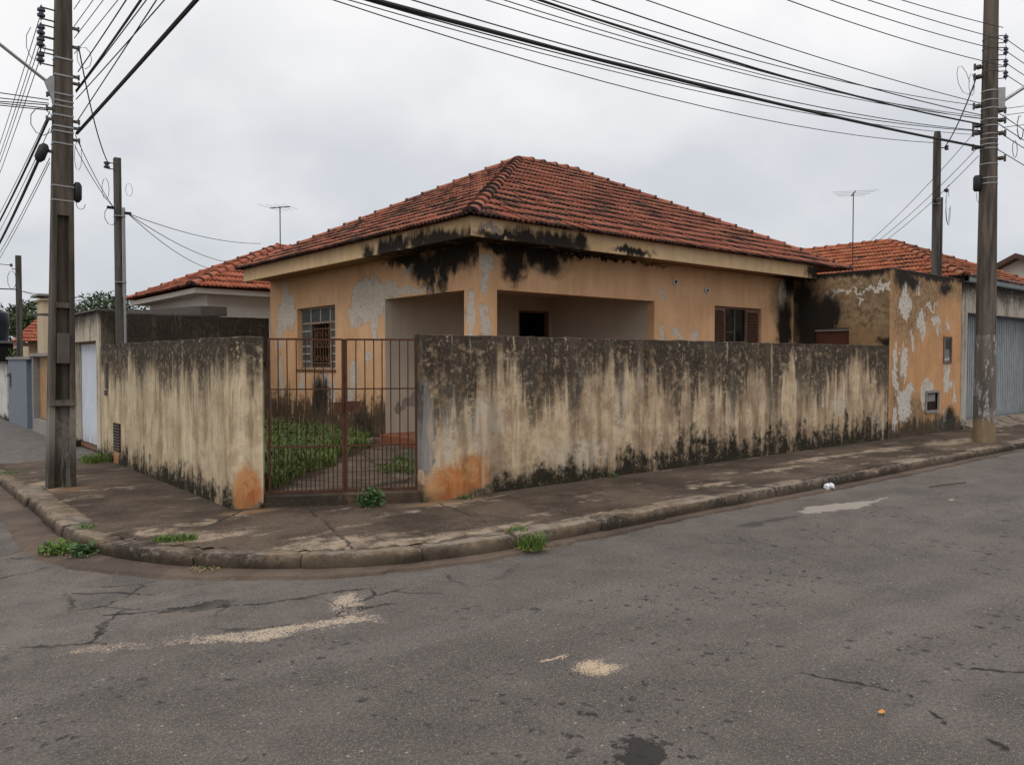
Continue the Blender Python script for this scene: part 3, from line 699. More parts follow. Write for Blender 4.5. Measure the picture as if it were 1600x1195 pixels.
# ================================================================ gate
G = thing('double_gate', tuple(C0 + T_ * 1.12 + N_ * .12 + Vector((0, 0, .25))), 'rusty iron bar gate with two leaves between the two old walls', 'gate')
def gp(t, z, o=.12): q = C0 + T_ * t + N_ * o; return Vector((q.x, q.y, z))
tl, tr, tm = .345, 1.915, 1.135
for (s0, s1, mid) in ((tl, tm - .012, 'l'), (tm + .012, tr, 'r')):
    fr = B(); wv = .019
    for t in ((s0 + .02, s1 - .0) if mid == 'l' else (s0, s1 - .02)):
        rr = .018 if abs(t - tm) < .05 else .013
        fr.obox(gp(t, 1.065), T_ * rr, N_ * .016, (0, 0, .815))
    for z, hh in ((1.875, .010), (1.35, .007), (.745, .009), (.27, .014)):
        fr.obox(gp((s0 + s1) / 2, z), T_ * ((s1 - s0) / 2 - .01), N_ * .010, (0, 0, hh))
    leaf = fr.build('gate_leaf', MT['rust2'], G)
    nb = 8; a_, c_ = s0 + .02, s1 - .02
    for i in range(1, nb):
        t = a_ + (c_ - a_) * i / nb + random.uniform(-.004, .004); bb = B()
        bb.tube([gp(t, .27), gp(t + random.uniform(-.004, .004), 1.0, .12 + random.uniform(-.006, .006)), gp(t, 1.876)], .0060, 6); bb.build('bar', MT['rust'], leaf)
    for i in range(nb):
        t = a_ + (c_ - a_) * (i + .5) / nb + random.uniform(-.003, .003); bb = B(); bb.tube([gp(t, .27), gp(t, .745)], .0055, 6); bb.build('short_bar', MT['rust'], leaf)
b = B(); b.obox(gp(tm - .07, 1.155, .10), T_ * .045, N_ * .014, (0, 0, .055)); b.obox(gp(tm + .09, 1.16, .10), T_ * .075, N_ * .012, (0, 0, .060)); b.tube([gp(tm + .06, 1.16, .06), gp(tm + .06, 1.16, .10)], .012, 8)
b.build('lock', MT['rust2'], G)
for t in (tl, tr):
    for z in (1.62, .45):
        b = B(); b.tube([gp(t, z - .03), gp(t, z + .03)], .026, 10); b.obox(gp(t + (-.03 if t == tl else .03), z), T_ * .03, N_ * .008, (0, 0, .018)); b.build('hinge', MT['rust'], G)

# ================================================================ roofs
def tile_face(bm, poly, mat_layers, e=.32, tw=.19, jit=1.0):
    """poly: 3D polygon, first edge is the eave (left->right seen from outside). Interlocking tiles, clipped to the polygon."""
    P = [Vector(p) for p in poly]; U = (P[1] - P[0]).normalized(); Nn = None
    Nn = (P[1] - P[0]).cross(P[-1] - P[0]).normalized(); Vv = Nn.cross(U).normalized()
    loc = [((p - P[0]).dot(U), (p - P[0]).dot(Vv)) for p in P]
    umin = min(q[0] for q in loc); umax = max(q[0] for q in loc); vmax = max(q[1] for q in loc)
    prof = [(0, .020), (.10, .030), (.20, .014), (.30, .002), (.42, .004), (.52, .022), (.62, .026), (.72, .008), (.86, .002), (1.0, .018)]
    uv1, uv2 = mat_layers; fresh = []
    r = 0
    nc = int((umax - umin) / tw) + 2
    while r * e < vmax + .01:
        v0 = r * e - .06
        # columns span of polygon at this row
        us = []
        for k in range(len(loc)):
            (a, c), (d, f_) = loc[k], loc[(k + 1) % len(loc)]
            for vv in (max(0, v0), min(vmax, v0 + e)):
                if (c - vv) * (f_ - vv) <= 0 and abs(c - f_) > 1e-6: us.append(a + (d - a) * (vv - c) / (f_ - c))
        if not us: us = [umin, umax]
        lo, hi = min(us) - .3, max(us) + .3
        for c_ in range(nc):
            u0 = umin - .05 + c_ * tw
            if u0 + tw < lo or u0 > hi: continue
            rd = random.random(); ju = random.uniform(-.004, .004) * jit; jh = random.uniform(-.004, .007) * jit; jr = random.uniform(-.010, .010) * jit; jv = random.uniform(-.010, .010) * jit
            vs = []
            for vi, (vv, lift) in enumerate(((0, .012), (0, .034), (e + .05, .004))):
                row = []
                for (t, h) in prof:
                    uu = u0 + t * tw + ju + jr * (vv / e); v_ = v0 + vv + jv - (h * .25 if vi else 0)
                    hh = (h + lift + jh) if vi else (h * .85 + lift + jh)
                    row.append(bm.verts.new(P[0] + U * uu + Vv * v_ + Nn * hh))
                vs.append(row)
            for vi in range(2):
                for k in range(len(prof) - 1):
                    f = bm.faces.new((vs[vi][k], vs[vi][k+1], vs[vi+1][k+1], vs[vi+1][k])); f.smooth = vi == 1
                    for lp in f.loops:
                        co = lp.vert.co - P[0]; lp[uv1].uv = (co.dot(U), co.dot(Vv)); lp[uv2].uv = (rd, 0 if (lp.vert in vs[0] or lp.vert in vs[1]) else 1)
                    fresh.append(f)
        r += 1
    # deck below the tiles
    dv = [bm.verts.new(p - Nn * .015) for p in P]; f = bm.faces.new(dv)
    for lp in f.loops: lp[uv1].uv = (0, 0); lp[uv2].uv = (.5, .9)
    # clip the tiles by the slanted edges (not the eave)
    for k in range(1, len(P)):
        a, c = P[k], P[(k + 1) % len(P)]
        if (c - a).length < .01: continue
        out_n = (c - a).cross(Nn).normalized()
        geom = [g for g in fresh if g.is_valid]; ed = {e_ for g in geom for e_ in g.edges}; ve = {v_ for g in geom for v_ in g.verts}
        res = bmesh.ops.bisect_plane(bm, geom=list(ve) + list(ed) + geom, plane_co=a + out_n * .03, plane_no=out_n, clear_outer=True)
        fresh = [g for g in res['geom'] if isinstance(g, bmesh.types.BMFace)]
def caps(bm, layers, A, Bp, r=.105, ln=.36, lift=.055):
    A, Bp = Vector(A), Vector(Bp); d = (Bp - A); L = d.length; d.normalize(); s = d.cross(Vector((0, 0, 1))).normalized(); u = s.cross(d).normalized()
    n = max(1, round(L / ln)); step = L / n; uv1, uv2 = layers
    for i in range(n):
        rd = random.random(); js = random.uniform(-.006, .006); p0 = A + d * (i * step - .02) + s * js; p1 = A + d * ((i + 1) * step + .05) + s * random.uniform(-.005, .005); rows = []
        for (p, rr, lf) in ((p0, r * .88, lift - .01), (p0, r * 1.06, lift + .012), (p0 + d * .05, r * 1.04, lift + .010), (p0 + d * .055, r * .95, lift + .004), (p1, r * .84, lift - .012)):
            row = []
            for k in range(9):
                t = math.pi * (k / 8 * 1.16 - .08); row.append(bm.verts.new(p + s * math.cos(t) * rr + u * (math.sin(t) * rr * .72 + lf - .045)))
            rows.append(row)
        for a in range(4):
            for k in range(8):
                f = bm.faces.new((rows[a][k], rows[a][k+1], rows[a+1][k+1], rows[a+1][k])); f.smooth = a != 0
                for lp in f.loops: lp[uv1].uv = (0, 0); lp[uv2].uv = (rd, 0 if lp.vert in rows[0] or lp.vert in rows[1] or lp.vert in rows[2] else .8)
def bm_obj(bm, name, mat, parent):
    org = origin(parent); 
    for v in bm.verts: v.co -= org
    me = bpy.data.meshes.new(name); bm.to_mesh(me); bm.free(); me.materials.append(mat)
    o = bpy.data.objects.new(name, me); col.objects.link(o); o.parent = parent; return o
def new_bm():
    bm = bmesh.new(); return bm, (bm.loops.layers.uv.new('uv'), bm.loops.layers.uv.new('rnd'))
def hip_roof(parent, faces, ridges, mat, tw=.19, name='roof'):
    bm, ly = new_bm()
    for f in faces: tile_face(bm, f, ly, tw=tw)
    ro = bm_obj(bm, name, mat, parent)
    bm, ly = new_bm()
    for r_ in ridges: caps(bm, ly, *r_)
    bm_obj(bm, 'ridge_tiles', mat, ro)
    return ro

# ================================================================ the corner house
YF, XL, YB, XR = 9.16, 6.96, 16.70, 16.0
ZY, ZT = .25, 3.37
H = thing('corner_house', (XL, YF, ZY), 'abandoned ochre corner house with peeling paint, open porch and red tile hip roof', 'house')
holeL = [(9.53, 11.83, .38, 2.70), (13.66, 15.33, 1.48, 2.71)]
b = B(); b.panel(lambda u, d, z: (XL + d, u, z), YF + .003, YB, ZY - .1, ZT, .15, holeL); b.build('wall', MT['houseL'], H, weld=True)
holeF = [(7.29, 10.84, .9, 2.70), (12.59, 14.16, 1.45, 2.70)]
b = B(); b.panel(lambda u, d, z: (u, YF + d, z), XL + .002, XR, ZY - .1, ZT - .002, .15, holeF); b.build('wall', MT['houseF'], H, weld=True)
b = B(); b.box(XL + .1, XR, YB - .15, YB - .002, ZY, ZT - .004); b.build('wall', MT['beige'], H)
b = B(); b.box(XR - .15, XR - .002, YF + .152, YB - .152, ZY, ZT - .004); b.build('wall', MT['beigeS'], H)
# porch interior
b = B(); b.panel(lambda u, d, z: (u, 11.83 + d, z), XL + .152, 10.86, ZY, 2.90, .14, [(9.95, 10.76, .36, 2.64)]); b.build('porch_wall', MT['beige'], H, weld=True)
b = B(); b.panel(lambda u, d, z: (10.84 + d, u, z), YF + .152, 11.828, ZY, 2.898, .14); b.build('porch_wall', MT['beigeS'], H)
b = B(); b.box(XL + .004, XL + .152, 11.821, 11.8285, .402, 2.696); b.build('porch_jamb', MT['beige'], H)
b = B(); b.box(XL + .152, 10.838, YF + .152, 11.82, 2.90, 3.0); b.build('porch_ceiling', MT['beige'], H)
b = B(); b.box(XL - .12, 10.83, 9.35, 11.826, .12, .40); b.build('porch_floor', MT['ptile'], H, bevel=.01)
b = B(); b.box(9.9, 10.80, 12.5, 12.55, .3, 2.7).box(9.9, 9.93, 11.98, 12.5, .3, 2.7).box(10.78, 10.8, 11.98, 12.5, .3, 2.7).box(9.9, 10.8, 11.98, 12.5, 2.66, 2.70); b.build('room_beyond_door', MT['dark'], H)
b = B()
for (x0, x1, z0, z1) in ((9.95, 9.99, .38, 2.64), (10.72, 10.76, .38, 2.64), (9.99, 10.72, 2.60, 2.64)): b.box(x0, x1, 11.835, 11.93, z0, z1)
b.build('door_frame', MT['wood'], H)
# skirting strip of old cement at the foot of the side wall
b = B(); b.box(XL - .42, XL - .002, 11.95, YB, .15, .31); b.build('foundation_ledge', MT['kerb'], H, bevel=.01)
# eaves: concrete slab fascia and soffit
FX, FY = 6.38, 8.58
b = B(); b.box(FX, FX + .07, FY + .001, YB + .02, 3.335, 3.60); b.build('fascia', MT['fascL'], H)
b = B(); b.box(FX + .072, 15.25, FY, FY + .07, 3.335, 3.60).add([(FX,FY,3.335),(FX+.072,FY,3.335),(FX+.072,FY,3.60),(FX,FY,3.60)],[(0,1,2,3)])
b.build('fascia', MT['fascF'], H)
b = B(); b.box(FX + .07, XL + .1, FY + .07, YB, 3.372, 3.42).box(XL + .1, 15.33, FY + .07, YF + .1, 3.372, 3.42); b.build('soffit', MT['soffit'], H)
b = B(); b.box(XL + .152, XR - .152, YF + .152, YB - .152, 3.28, 3.33); b.build('ceiling', MT['greyd'], H)
# small vent pipes
for (x, z, rr) in ((11.39, 3.07, .045), (12.33, 2.97, .04)):
    b = B(); n = 16
    for (yy, r_) in ((YF - .002, rr * 1.5), (YF - .03, rr * 1.35), (YF - .035, rr * .75), (YF + .06, rr * .7)):
        for k in range(n): t = 2 * math.pi * k / n; b.v.append((x + math.cos(t) * r_, yy, z + math.sin(t) * r_))
    for a in range(3):
        for k in range(n): b.f.append((a*n + k, a*n + (k+1) % n, (a+1)*n + (k+1) % n, (a+1)*n + k))
    b.f.append(tuple(3*n + k for k in range(n))); v = b.build('vent_pipe', MT['pvc'], H, smooth=True)
    b = B(); b.tube([(x, YF - .002 - .002, z), (x, YF - .0365, z)], rr * .62, 12); b.build('pipe_bore', MT['dark'], v)
# left window: steel frame with small panes, open middle, ornate grille
Wn = B(); wx = XL + .09; y0, y1, z0, z1 = 13.66, 15.33, 1.48, 2.71
for (a, c) in ((y0, y0 + .035), (y1 - .035, y1)): Wn.box(wx, wx + .035, a, c, z0, z1)
Wn.box(wx, wx + .035, y0, y1, z0, z0 + .04).box(wx, wx + .035, y0, y1, z1 - .04, z1).box(wx - .002, wx + .037, y0, y1, 2.38, 2.42)
cL, cR = 14.88, 14.05
Wn.box(wx - .001, wx + .036, cL, cL + .03, z0, 2.4).box(wx - .001, wx + .036, cR - .03, cR, z0, 2.4)
wf = Wn.build('window_frame', MT['winframe'], H)
b = B(); ys = [y0 + .035, (y0 + cR) / 2 + .16, (cL + cR) / 2, (cL + y1) / 2 + .02]
for yy in (14.05, 14.47, 14.90): b.box(wx + .004, wx + .030, yy - .009, yy + .009, 2.42, z1 - .04)
for k in range(1, 6):
    zz = z0 + (2.40 - z0) * k / 6
    b.box(wx + .004, wx + .030, cL + .03, y1 - .03, zz - .009, zz + .009).box(wx + .004, wx + .030, y0 + .03, cR - .03, zz - .009, zz + .009)
b.build('glazing_bars', MT['pvc'], wf)
b = B(); b.box(wx + .016, wx + .020, y0 + .03, y1 - .03, 2.42, z1 - .03).box(wx + .016, wx + .020, cL + .03, y1 - .03, z0 + .04, 2.38).box(wx + .016, wx + .020, y0 + .03, cR - .03, z0 + .04, 2.38)
b.build('pane', MT['glassf'], wf)
gr = B()
for k in range(7):
    yy = cR + .05 + (cL - cR - .1) * k / 6; gr.tube([(wx + .055, yy, z0 + .04), (wx + .055, yy, 2.38)], .008, 5)
for zz in (1.60, 1.92, 2.28): gr.box(wx + .045, wx + .065, cR, cL, zz - .008, zz + .008)
for k in range(3):
    for zz in (1.70, 2.0, 2.18):
        yy = cR + .19 + k * .23; gr.tube([(wx + .052, yy + .065 * math.cos(t * .785), zz + .055 * math.sin(t * .785)) for t in range(9)], .007, 4, False)
gr.build('window_grille', MT['winrust'], wf)
b = B(); b.box(XL + .001 - .03, wx - .001, y0 - .03, y1 + .03, z0 - .035, z0 - .001); b.build('window_sill', MT['winrust'], wf)
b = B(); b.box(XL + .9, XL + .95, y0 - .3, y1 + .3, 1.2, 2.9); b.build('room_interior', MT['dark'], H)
b = B(); b.box(wx + .08, wx + .10, cL + .01, cL + .03, z0 + .05, 2.38).box(wx + .08, wx + .42, cL + .01, cL + .03, z0 + .05, z0 + .08).box(wx + .40, wx + .42, cL + .01, cL + .03, z0 + .05, 2.38); b.build('casement', MT['winframe'], wf)
# right window: louvred wooden shutters either side of dark glazing
x0, x1, z0, z1 = 12.59, 14.16, 1.45, 2.70; wy = YF + .05
b = B()
for (a, c) in ((x0, x0 + .03), (x1 - .03, x1)): b.box(a, c, wy, wy + .09, z0, z1)
b.box(x0 + .03, x1 - .03, wy, wy + .09, z1 - .04, z1).box(x0 + .03, x1 - .03, wy, wy + .09, z0, z0 + .04); wf = b.build('window_frame', MT['wood'], H)
for (a, c) in ((x0 + .03, x0 + .40), (13.68, x1 - .03)):
    b = B(); b.box(a, a + .035, wy - .01, wy + .03, z0 + .04, z1 - .04).box(c - .035, c, wy - .01, wy + .03, z0 + .04, z1 - .04).box(a + .035, c - .035, wy - .01, wy + .03, z1 - .09, z1 - .04)
    sh = b.build('shutter', MT['wood'], wf); b = B(); k = 0
    zz = z0 + .07
    while zz < z1 - .11: b.obox(((a + c) / 2, wy + .01, zz), ((c - a) / 2 - .037, 0, 0), (0, .022, -.022), (0, .003, .003)); zz += .058
    b.build('louvre', MT['wood'], sh)
b = B(); b.box(x0 + .40, 13.68, wy + .045, wy + .05, z0 + .04, z1 - .04).box(x0 + .03, x0 + .40, wy + .045, wy + .05, z0 + .04, z1 - .04).box(13.68, x1 - .03, wy + .045, wy + .05, z0 + .04, z1 - .04); b.build('pane', MT['glassd'], wf)
b = B(); b.box(13.33, 13.355, wy + .02, wy + .044, z0 + .04, z1 - .04).box(x0 + .40, 13.33, wy + .022, wy + .042, 2.20, 2.215); b.build('glazing_bars', MT['greyd'], wf)
# roof
ez = 3.60; ax, bx_, ry, rz = 10.57, 12.20, 12.55, 5.80
EX, EY, ER, EB = 6.31, 8.50, 16.38, 16.76
A_ = (ax, ry, rz); B_ = (bx_, ry, rz); c1 = (EX, EY, ez); c2 = (ER, EY, ez); c3 = (ER, EB, ez); c4 = (EX, EB, ez)
hip_roof(H, [[c1, c2, B_, A_], [c4, c1, A_], [c3, c4, A_, B_], [c2, c3, B_]],
         [(c1, A_, .112), (c4, A_), (c2, B_), (c3, B_), (B_, A_)], MT['roof'])
# yard
def yard_mat():
    m = M('yard_ground'); p = m.pos(); x, y, z = m.sep(p); p2 = m.comb(x, y, 0); pw = m.warp(p2, 2.0, .5)
    n = m.noise(p2, 3, 5, .65); n2 = m.noise(p2, 30, 3, .7)
    c = m.mix(m.st(n, .38, .62), (.085, .064, .046), (.16, .122, .090)); c = m.mix(m.st(m.noise(p2, 2, 4, .6), .56, .64) * .5, c, (.22, .18, .14))
    e = m.voro(m.warp(p2, 3, .2), 1.1, 'DISTANCE_TO_EDGE'); c = m.mix(m.st(e, .03, .01) * .8, c, (.02, .018, .012))
    xw, yw, _ = m.sep(pw)
    s = m.st(yw - xw * 1.12 - 4.15, -.1, .1)
    c = m.mix(s, c, m.mix(n2, (.035, .028, .017), (.065, .05, .03)))
    m.bump(n2 + n, .5, .01); return m.out(c, .95, .2)
b = B(); b.add([(3.0,8.2,.245),(C0.x+1.9*.884+.1,C0.y-1.9*.467+.18,.245),(4.7,7.25,.245),(15.4,7.2,.245),(15.4,9.3,.245),(7.0,9.3,.245),(7.0,16.8,.245),(3.0,16.8,.245)], [(0,1,2,3,4,5,6,7)])
tag(b.build('yard_ground', yard_mat()), kind='structure')

# ================================================================ annex
AX0, AX1, AY = 15.35, 18.74, 7.12
AN = thing('annex_building', (AX0, AY, SZ), 'flat topped stained ochre annex between the long wall and the grey garage gate', 'building')
b = B(); b.panel(lambda u, d, z: (AX0 + d, u, z), AY + .002, YF - .003, SZ - .1, 3.43, .15, [(7.93, 8.68, .25, 2.31)]); b.build('wall', MT['annexW'], AN, weld=True)
def rough_panel(P, u0, u1, z0, z1, th, holes, rz_, s=.1):
    b = B(); nu = int((u1 - u0) / s); 
    b.panel(P, u0, u1, z0, z1, th, holes); return b
b = B(); b.panel(lambda u, d, z: (u, AY + d, z), AX0 + .003, AX1, SZ - .1, 3.43, .15, [(17.83, 18.21, 1.61, 2.15), (17.0, 17.55, .62, .98)]); b.build('wall', MT['annexF'], AN, weld=True)
b = B(); b.box(AX1 - .15, AX1 - .002, AY + .152, 12, SZ, 3.42).box(AX0 + .152, AX1 - .152, AY + .152, 12, 3.05, 3.15).box(AX0, AX0 + .15, YF + .003, 12, SZ, 3.42); b.build('roof_slab', MT['greyd'], AN)
b = B()
for i in range(34):
    x = AX0 + .05 + i * .1; b.box(x - .052, x + .0515, AY - .006, AY + .158, 3.432, 3.444 + .010 * fbm(x * 3, 2))
b.build('coping', MT['greyd'], AN)
b = B(); b.box(AX0 + .06, AX0 + .10, 7.94, 8.67, .25, 2.25); dd = b.build('door', MT['door'], AN)
b = B(); b.box(AX0 + .03, AX0 + .13, 7.93, 8.68, 2.255, 2.30); b.build('door_lintel', MT['grey'], dd)
# electricity meter box
b = B()
for (a0_, a1_, c0_, c1_) in ((17.81, 17.85, 1.59, 2.17), (18.19, 18.23, 1.59, 2.17), (17.85, 18.19, 1.59, 1.63), (17.85, 18.19, 2.13, 2.17)): b.box(a0_, a1_, AY - .02, AY + .05, c0_, c1_)
mb = b.build('meter_box', MT['wood'], AN)
b = B(); b.box(17.85, 18.19, AY + .012, AY + .03, 1.63, 2.13); b.build('meter_door', MT['zinc'], mb)
b = B(); b.box(17.98, 18.16, AY + .002, AY + .011, 1.90, 2.10); b.build('meter_window', MT['black'], mb)
b = B(); b.box(17.90, 18.0, AY + .0, AY + .011, 1.65, 1.70).box(18.05, 18.12, AY - .004, AY + .011, 1.66, 1.72); b.build('meter_latch', MT['pvc'], mb)
# water meter niche
b = B()
for (a0_, a1_, c0_, c1_) in ((16.96, 17.0, .58, 1.02), (17.55, 17.61, .58, 1.02), (17.0, 17.55, .56, .62), (17.0, 17.55, .98, 1.03)): b.box(a0_, a1_, AY - .03, AY + .08, c0_, c1_)
wb = b.build('water_meter_box', MT['grey'], AN)
b = B(); b.box(17.0, 17.55, AY + .05, AY + .07, .62, .98); b.build('niche_back', MT['greyd'], wb)
b = B(); b.box(17.02, 17.5, AY + .02, AY + .03, .80, .95); b.build('meter_lid', MT['grey'], wb)
b = B()
for k in range(9): b.box(17.06 + k * .05, 17.068 + k * .05, AY - .005, AY + .01, .63, .79)
for k in range(4): b.box(17.05, 17.48, AY - .004, AY + .009, .65 + k * .04, .657 + k * .04)
b.build('meter_grille', MT['rust'], wb)
b = B(); b.tube([(17.02, AY + .03, 1.05), (17.02, AY - .012, 1.05)], .001, 3)

# ================================================================ right neighbour: garage house
GH = thing('garage_house', (18.76, 7.12, SZ), 'house with grey blue corrugated garage gate, metal gutter and hip roof, right of the annex', 'house')
b = B(); b.panel(lambda u, d, z: (u, 7.12 + d, z), 18.76, 25.2, SZ - .1, 3.36, .30, [(19.08, 23.45, .0, 2.72)]); b.build('wall', MT['portalR'], GH, weld=True)
b = B(); b.box(18.76, 18.9, 7.422, 16, SZ, 3.3).box(25.05, 25.2, 7.422, 16, SZ, 3.3).box(18.9, 25.05, 9.5, 9.6, SZ, 3.3); b.build('wall', MT['beigeS'], GH)
b = B(); nx = 0; x = 19.08; v_ = []
while x < 23.45:                                      # trapezoid sheet profile
    for (dx, dy) in ((0, 0), (.050, 0), (.060, .05), (.110, .05), (.12, 0)): v_.append((min(x + dx, 23.45), 7.36 + dy))
    x += .12
for i, (xx, yy) in enumerate(v_): b.v += [(xx, yy, .32), (xx, yy, 2.70)]
for i in range(len(v_) - 1): b.f.append((2*i, 2*i + 2, 2*i + 3, 2*i + 1))
gd = b.build('garage_gate', MT['blueG'], GH)
b = B(); b.box(19.08, 23.45, 7.345, 7.40, .26, .318).box(19.08, 23.45, 7.345, 7.40, 2.66, 2.718).box(21.2, 21.26, 7.335, 7.355, .32, 2.66); b.build('gate_rail', MT['blue2'], gd)
b = B(); 
for (o0, o1, za, zb) in ((6.98, 7.0, 3.40, 3.56), (7.0, 7.118, 3.38, 3.40), (7.10, 7.118, 3.40, 3.52)): b.box(18.78, 25.4, o0, o1, za, zb)
b.build('gutter', MT['zinc'], GH)
b = B(); b.box(18.80, 25.2, 7.13, 7.4, 3.362, 3.50); b.build('roof_board', MT['greyd'], GH)
ap = (21.85, 10.15, 4.92); c1 = (18.62, 7.02, 3.50); c2 = (25.3, 7.02, 3.50); ap2 = (21.85, 17.5, 4.92)
hip_roof(GH, [[c1, c2, ap], [(18.62, 20.0, 3.50), c1, ap, ap2], [c2, (25.3, 20.0, 3.5), ap2, ap]], [(c1, ap), (c2, ap), (ap2, ap)], MT['roofR'])
b = B(); b.add([(18.9,6.75,.128),(24.0,6.75,.128),(24.0,7.36,.30),(18.9,7.36,.30),(18.9,6.75,.05),(24.0,6.75,.05),(24,7.36,.05),(18.9,7.36,.05)], [(0,1,2,3),(0,3,7,4),(1,5,6,2)]); b.box(18.9,25.0,7.36,9.5,.1,.30)
b.build('entry_ramp', MT['kerb'], GH)
# gabled house further along
FH = thing('gabled_house', (36, 12, SZ), 'pale house with brown gable edge at the far right behind the garage roof', 'house')
gx, gy, gz = 38.0, 12.15, 6.15
b = B(); b.add([(gx,gy-4,0),(gx,gy+4,0),(gx,gy+4,gz-2),(gx,gy,gz-.12),(gx,gy-4,gz-2),(gx+9,gy-4,0),(gx+9,gy+4,0),(gx+9,gy+4,gz-2),(gx+9,gy,gz-.12),(gx+9,gy-4,gz-2)], [(0,4,3,2,1),(0,5,9,4),(1,2,7,6),(5,6,7,8,9)]); b.build('wall', MT['white'], FH)
b = B()
for sg in (-1, 1):
    ya, za, yb, zb = gy + sg * 4.8, gz - 2.4, gy, gz; b.add([(gx-.6,ya,za),(gx+9.6,ya,za),(gx+9.6,yb,zb),(gx-.6,yb,zb),(gx-.6,ya,za-.2),(gx+9.6,ya,za-.2),(gx+9.6,yb,zb-.2),(gx-.6,yb,zb-.2)], [(0,1,2,3),(4,7,6,5),(0,4,5,1),(0,3,7,4),(1,5,6,2)])
b.build('roof', plain('brown_fascia_roof', (.085, .045, .035), .8, 0, .3, 8), FH)

# ================================================================ left side: portal, neighbours
PO = thing('portal_wall', (2.92, 13.62, SZ), 'cream plaster portal with a white metal door left of the streaked wall', 'wall')
b = B(); b.panel(lambda u, d, z: (2.90 + d, u, z), 13.63, 17.6, SZ - .1, 2.43, .34, [(13.84, 15.60, .12, 1.97)]); b.build('wall_body', MT['portal'], PO, weld=True)
b = B(); b.v = []; yy = 13.84; v_ = []
while yy < 15.60:
    for (dx, dy) in ((0, 0), (.05, 0), (.06, .018), (.11, .018), (.12, 0)): v_.append((min(yy + dx, 15.60), 3.03 + dy))
    yy += .12
for (q, xx) in v_: b.v += [(xx, q, .24), (xx, q, 1.93)]
for i in range(len(v_) - 1): b.f.append((2*i, 2*i + 1, 2*i + 3, 2*i + 2))
dd = b.build('metal_door', MT['whiteG'], PO)
b = B(); b.box(2.93, 3.235, 13.605, 13.629, 1.5, 2.43); b.build('side_face', MT['backwall'], PO)
b = B(); b.box(3.01, 3.06, 13.84, 15.60, .16, .239).box(3.01, 3.06, 13.84, 15.60, 1.931, 1.965); b.build('door_rail', MT['winrust'], dd)
b = B(); b.box(2.86, 3.24, 13.62, 17.61, 2.432, 2.46); b.build('coping', MT['greyd'], PO)

WG = thing('plank_gate', (2.95, 18.2, SZ), 'varnished wooden plank gate left of the dark concrete pole', 'gate')
for i in range(6):
    ya = 18.08 + i * .27; b = B(); b.box(3.02, 3.05, ya, ya + .262, .42, 1.72); b.build('plank', MT['gwood'], WG)
b = B(); b.box(2.90, 3.2, 17.62, 19.72, SZ - .05, .40).box(2.90, 3.2, 19.72, 19.85, SZ - .05, 1.74).box(2.90, 3.2, 17.62, 18.0, .40, 1.80); b.build('gate_base', MT['grey'], WG)
b = B(); b.box(2.86, 3.22, 17.6, 19.9, 1.745, 1.80); b.build('coping', MT['grey'], WG)
BW = thing('slate_blue_wall', (2.9, 19.9, SZ), 'slate blue painted wall with letter flap at the far left', 'wall')
b = B(); b.box(2.90, 3.1, 20.6, 23.4, SZ - .1, 1.68); b.build('wall_body', MT['blue'], BW)
b = B(); b.box(2.98, 3.1, 19.86, 20.6, SZ, 1.67); b.build('metal_door', MT['blue2'], BW)
b = B(); b.box(2.86, 3.14, 19.86, 23.45, 1.681, 1.74); b.build('coping', MT['grey'], BW)
b = B(); b.box(2.84, 2.89, 23.0, 23.2, 1.25, 1.32).box(2.87, 2.895, 22.9, 23.0, 1.0, 1.35); b.build('latch', MT['greyd'], BW)
b = B(); b.box(2.88, 3.1, 23.46, 34, SZ - .1, 1.62); WW = thing('white_wall', (2.88, 23.46, SZ), 'white street wall at the far left edge beyond the slate blue wall', 'wall'); b.build('wall_body', old_plaster('white_limed_wall', (.66, .64, .60), (.58, .55, .50), 1.5, .05, .25, 'y', streak=.1), WW)

# white house behind the yard
NH = thing('white_house', (6.1, 18.3, SZ), 'white house with clean red tile roof behind the dark rear wall', 'house')
b = B(); b.box(6.12, 14, 18.25, 22.8, 0, 3.22); b.build('wall', MT['white'], NH)
b = B(); b.box(5.72, 14, 17.86, 23.2, 3.14, 3.26); b.build('eaves_board', MT['white'], NH, bevel=.01)
ez = 3.30; c1 = (5.62, 17.78, ez); c2 = (14.2, 17.78, ez); c3 = (14.2, 23.25, ez); c4 = (5.62, 23.25, ez); A2 = (8.75, 20.5, 4.72); B2 = (11.4, 20.5, 4.72)
hip_roof(NH, [[c1, c2, B2, A2], [c4, c1, A2], [c3, c4, A2, B2]], [(c1, A2), (c4, A2), (A2, B2)], MT['roofN'])
b = B(); b.add([(5.55,16.95,2.60),(6.1,16.95,2.60),(6.1,23.0,2.80),(5.55,23.0,2.80),(5.55,16.95,2.80),(6.1,16.95,2.80),(6.1,23.0,2.98),(5.55,23.0,2.98)], [(0,3,2,1),(4,5,6,7),(0,1,5,4),(1,2,6,5),(2,3,7,6),(3,0,4,7)])
b.build('carport_beam', MT['beam'], NH)
b = B(); b.add([(3.3,17.2,2.56),(5.5,17.2,2.58),(5.5,23.0,2.80),(3.3,23.0,2.78),(3.3,17.2,2.60),(5.5,17.2,2.62),(5.5,23.0,2.84),(3.3,23.0,2.82)], [(0,3,2,1),(4,5,6,7),(0,1,5,4),(1,2,6,5),(2,3,7,6),(3,0,4,7)]); b.build('carport_roof', MT['beam'], NH)

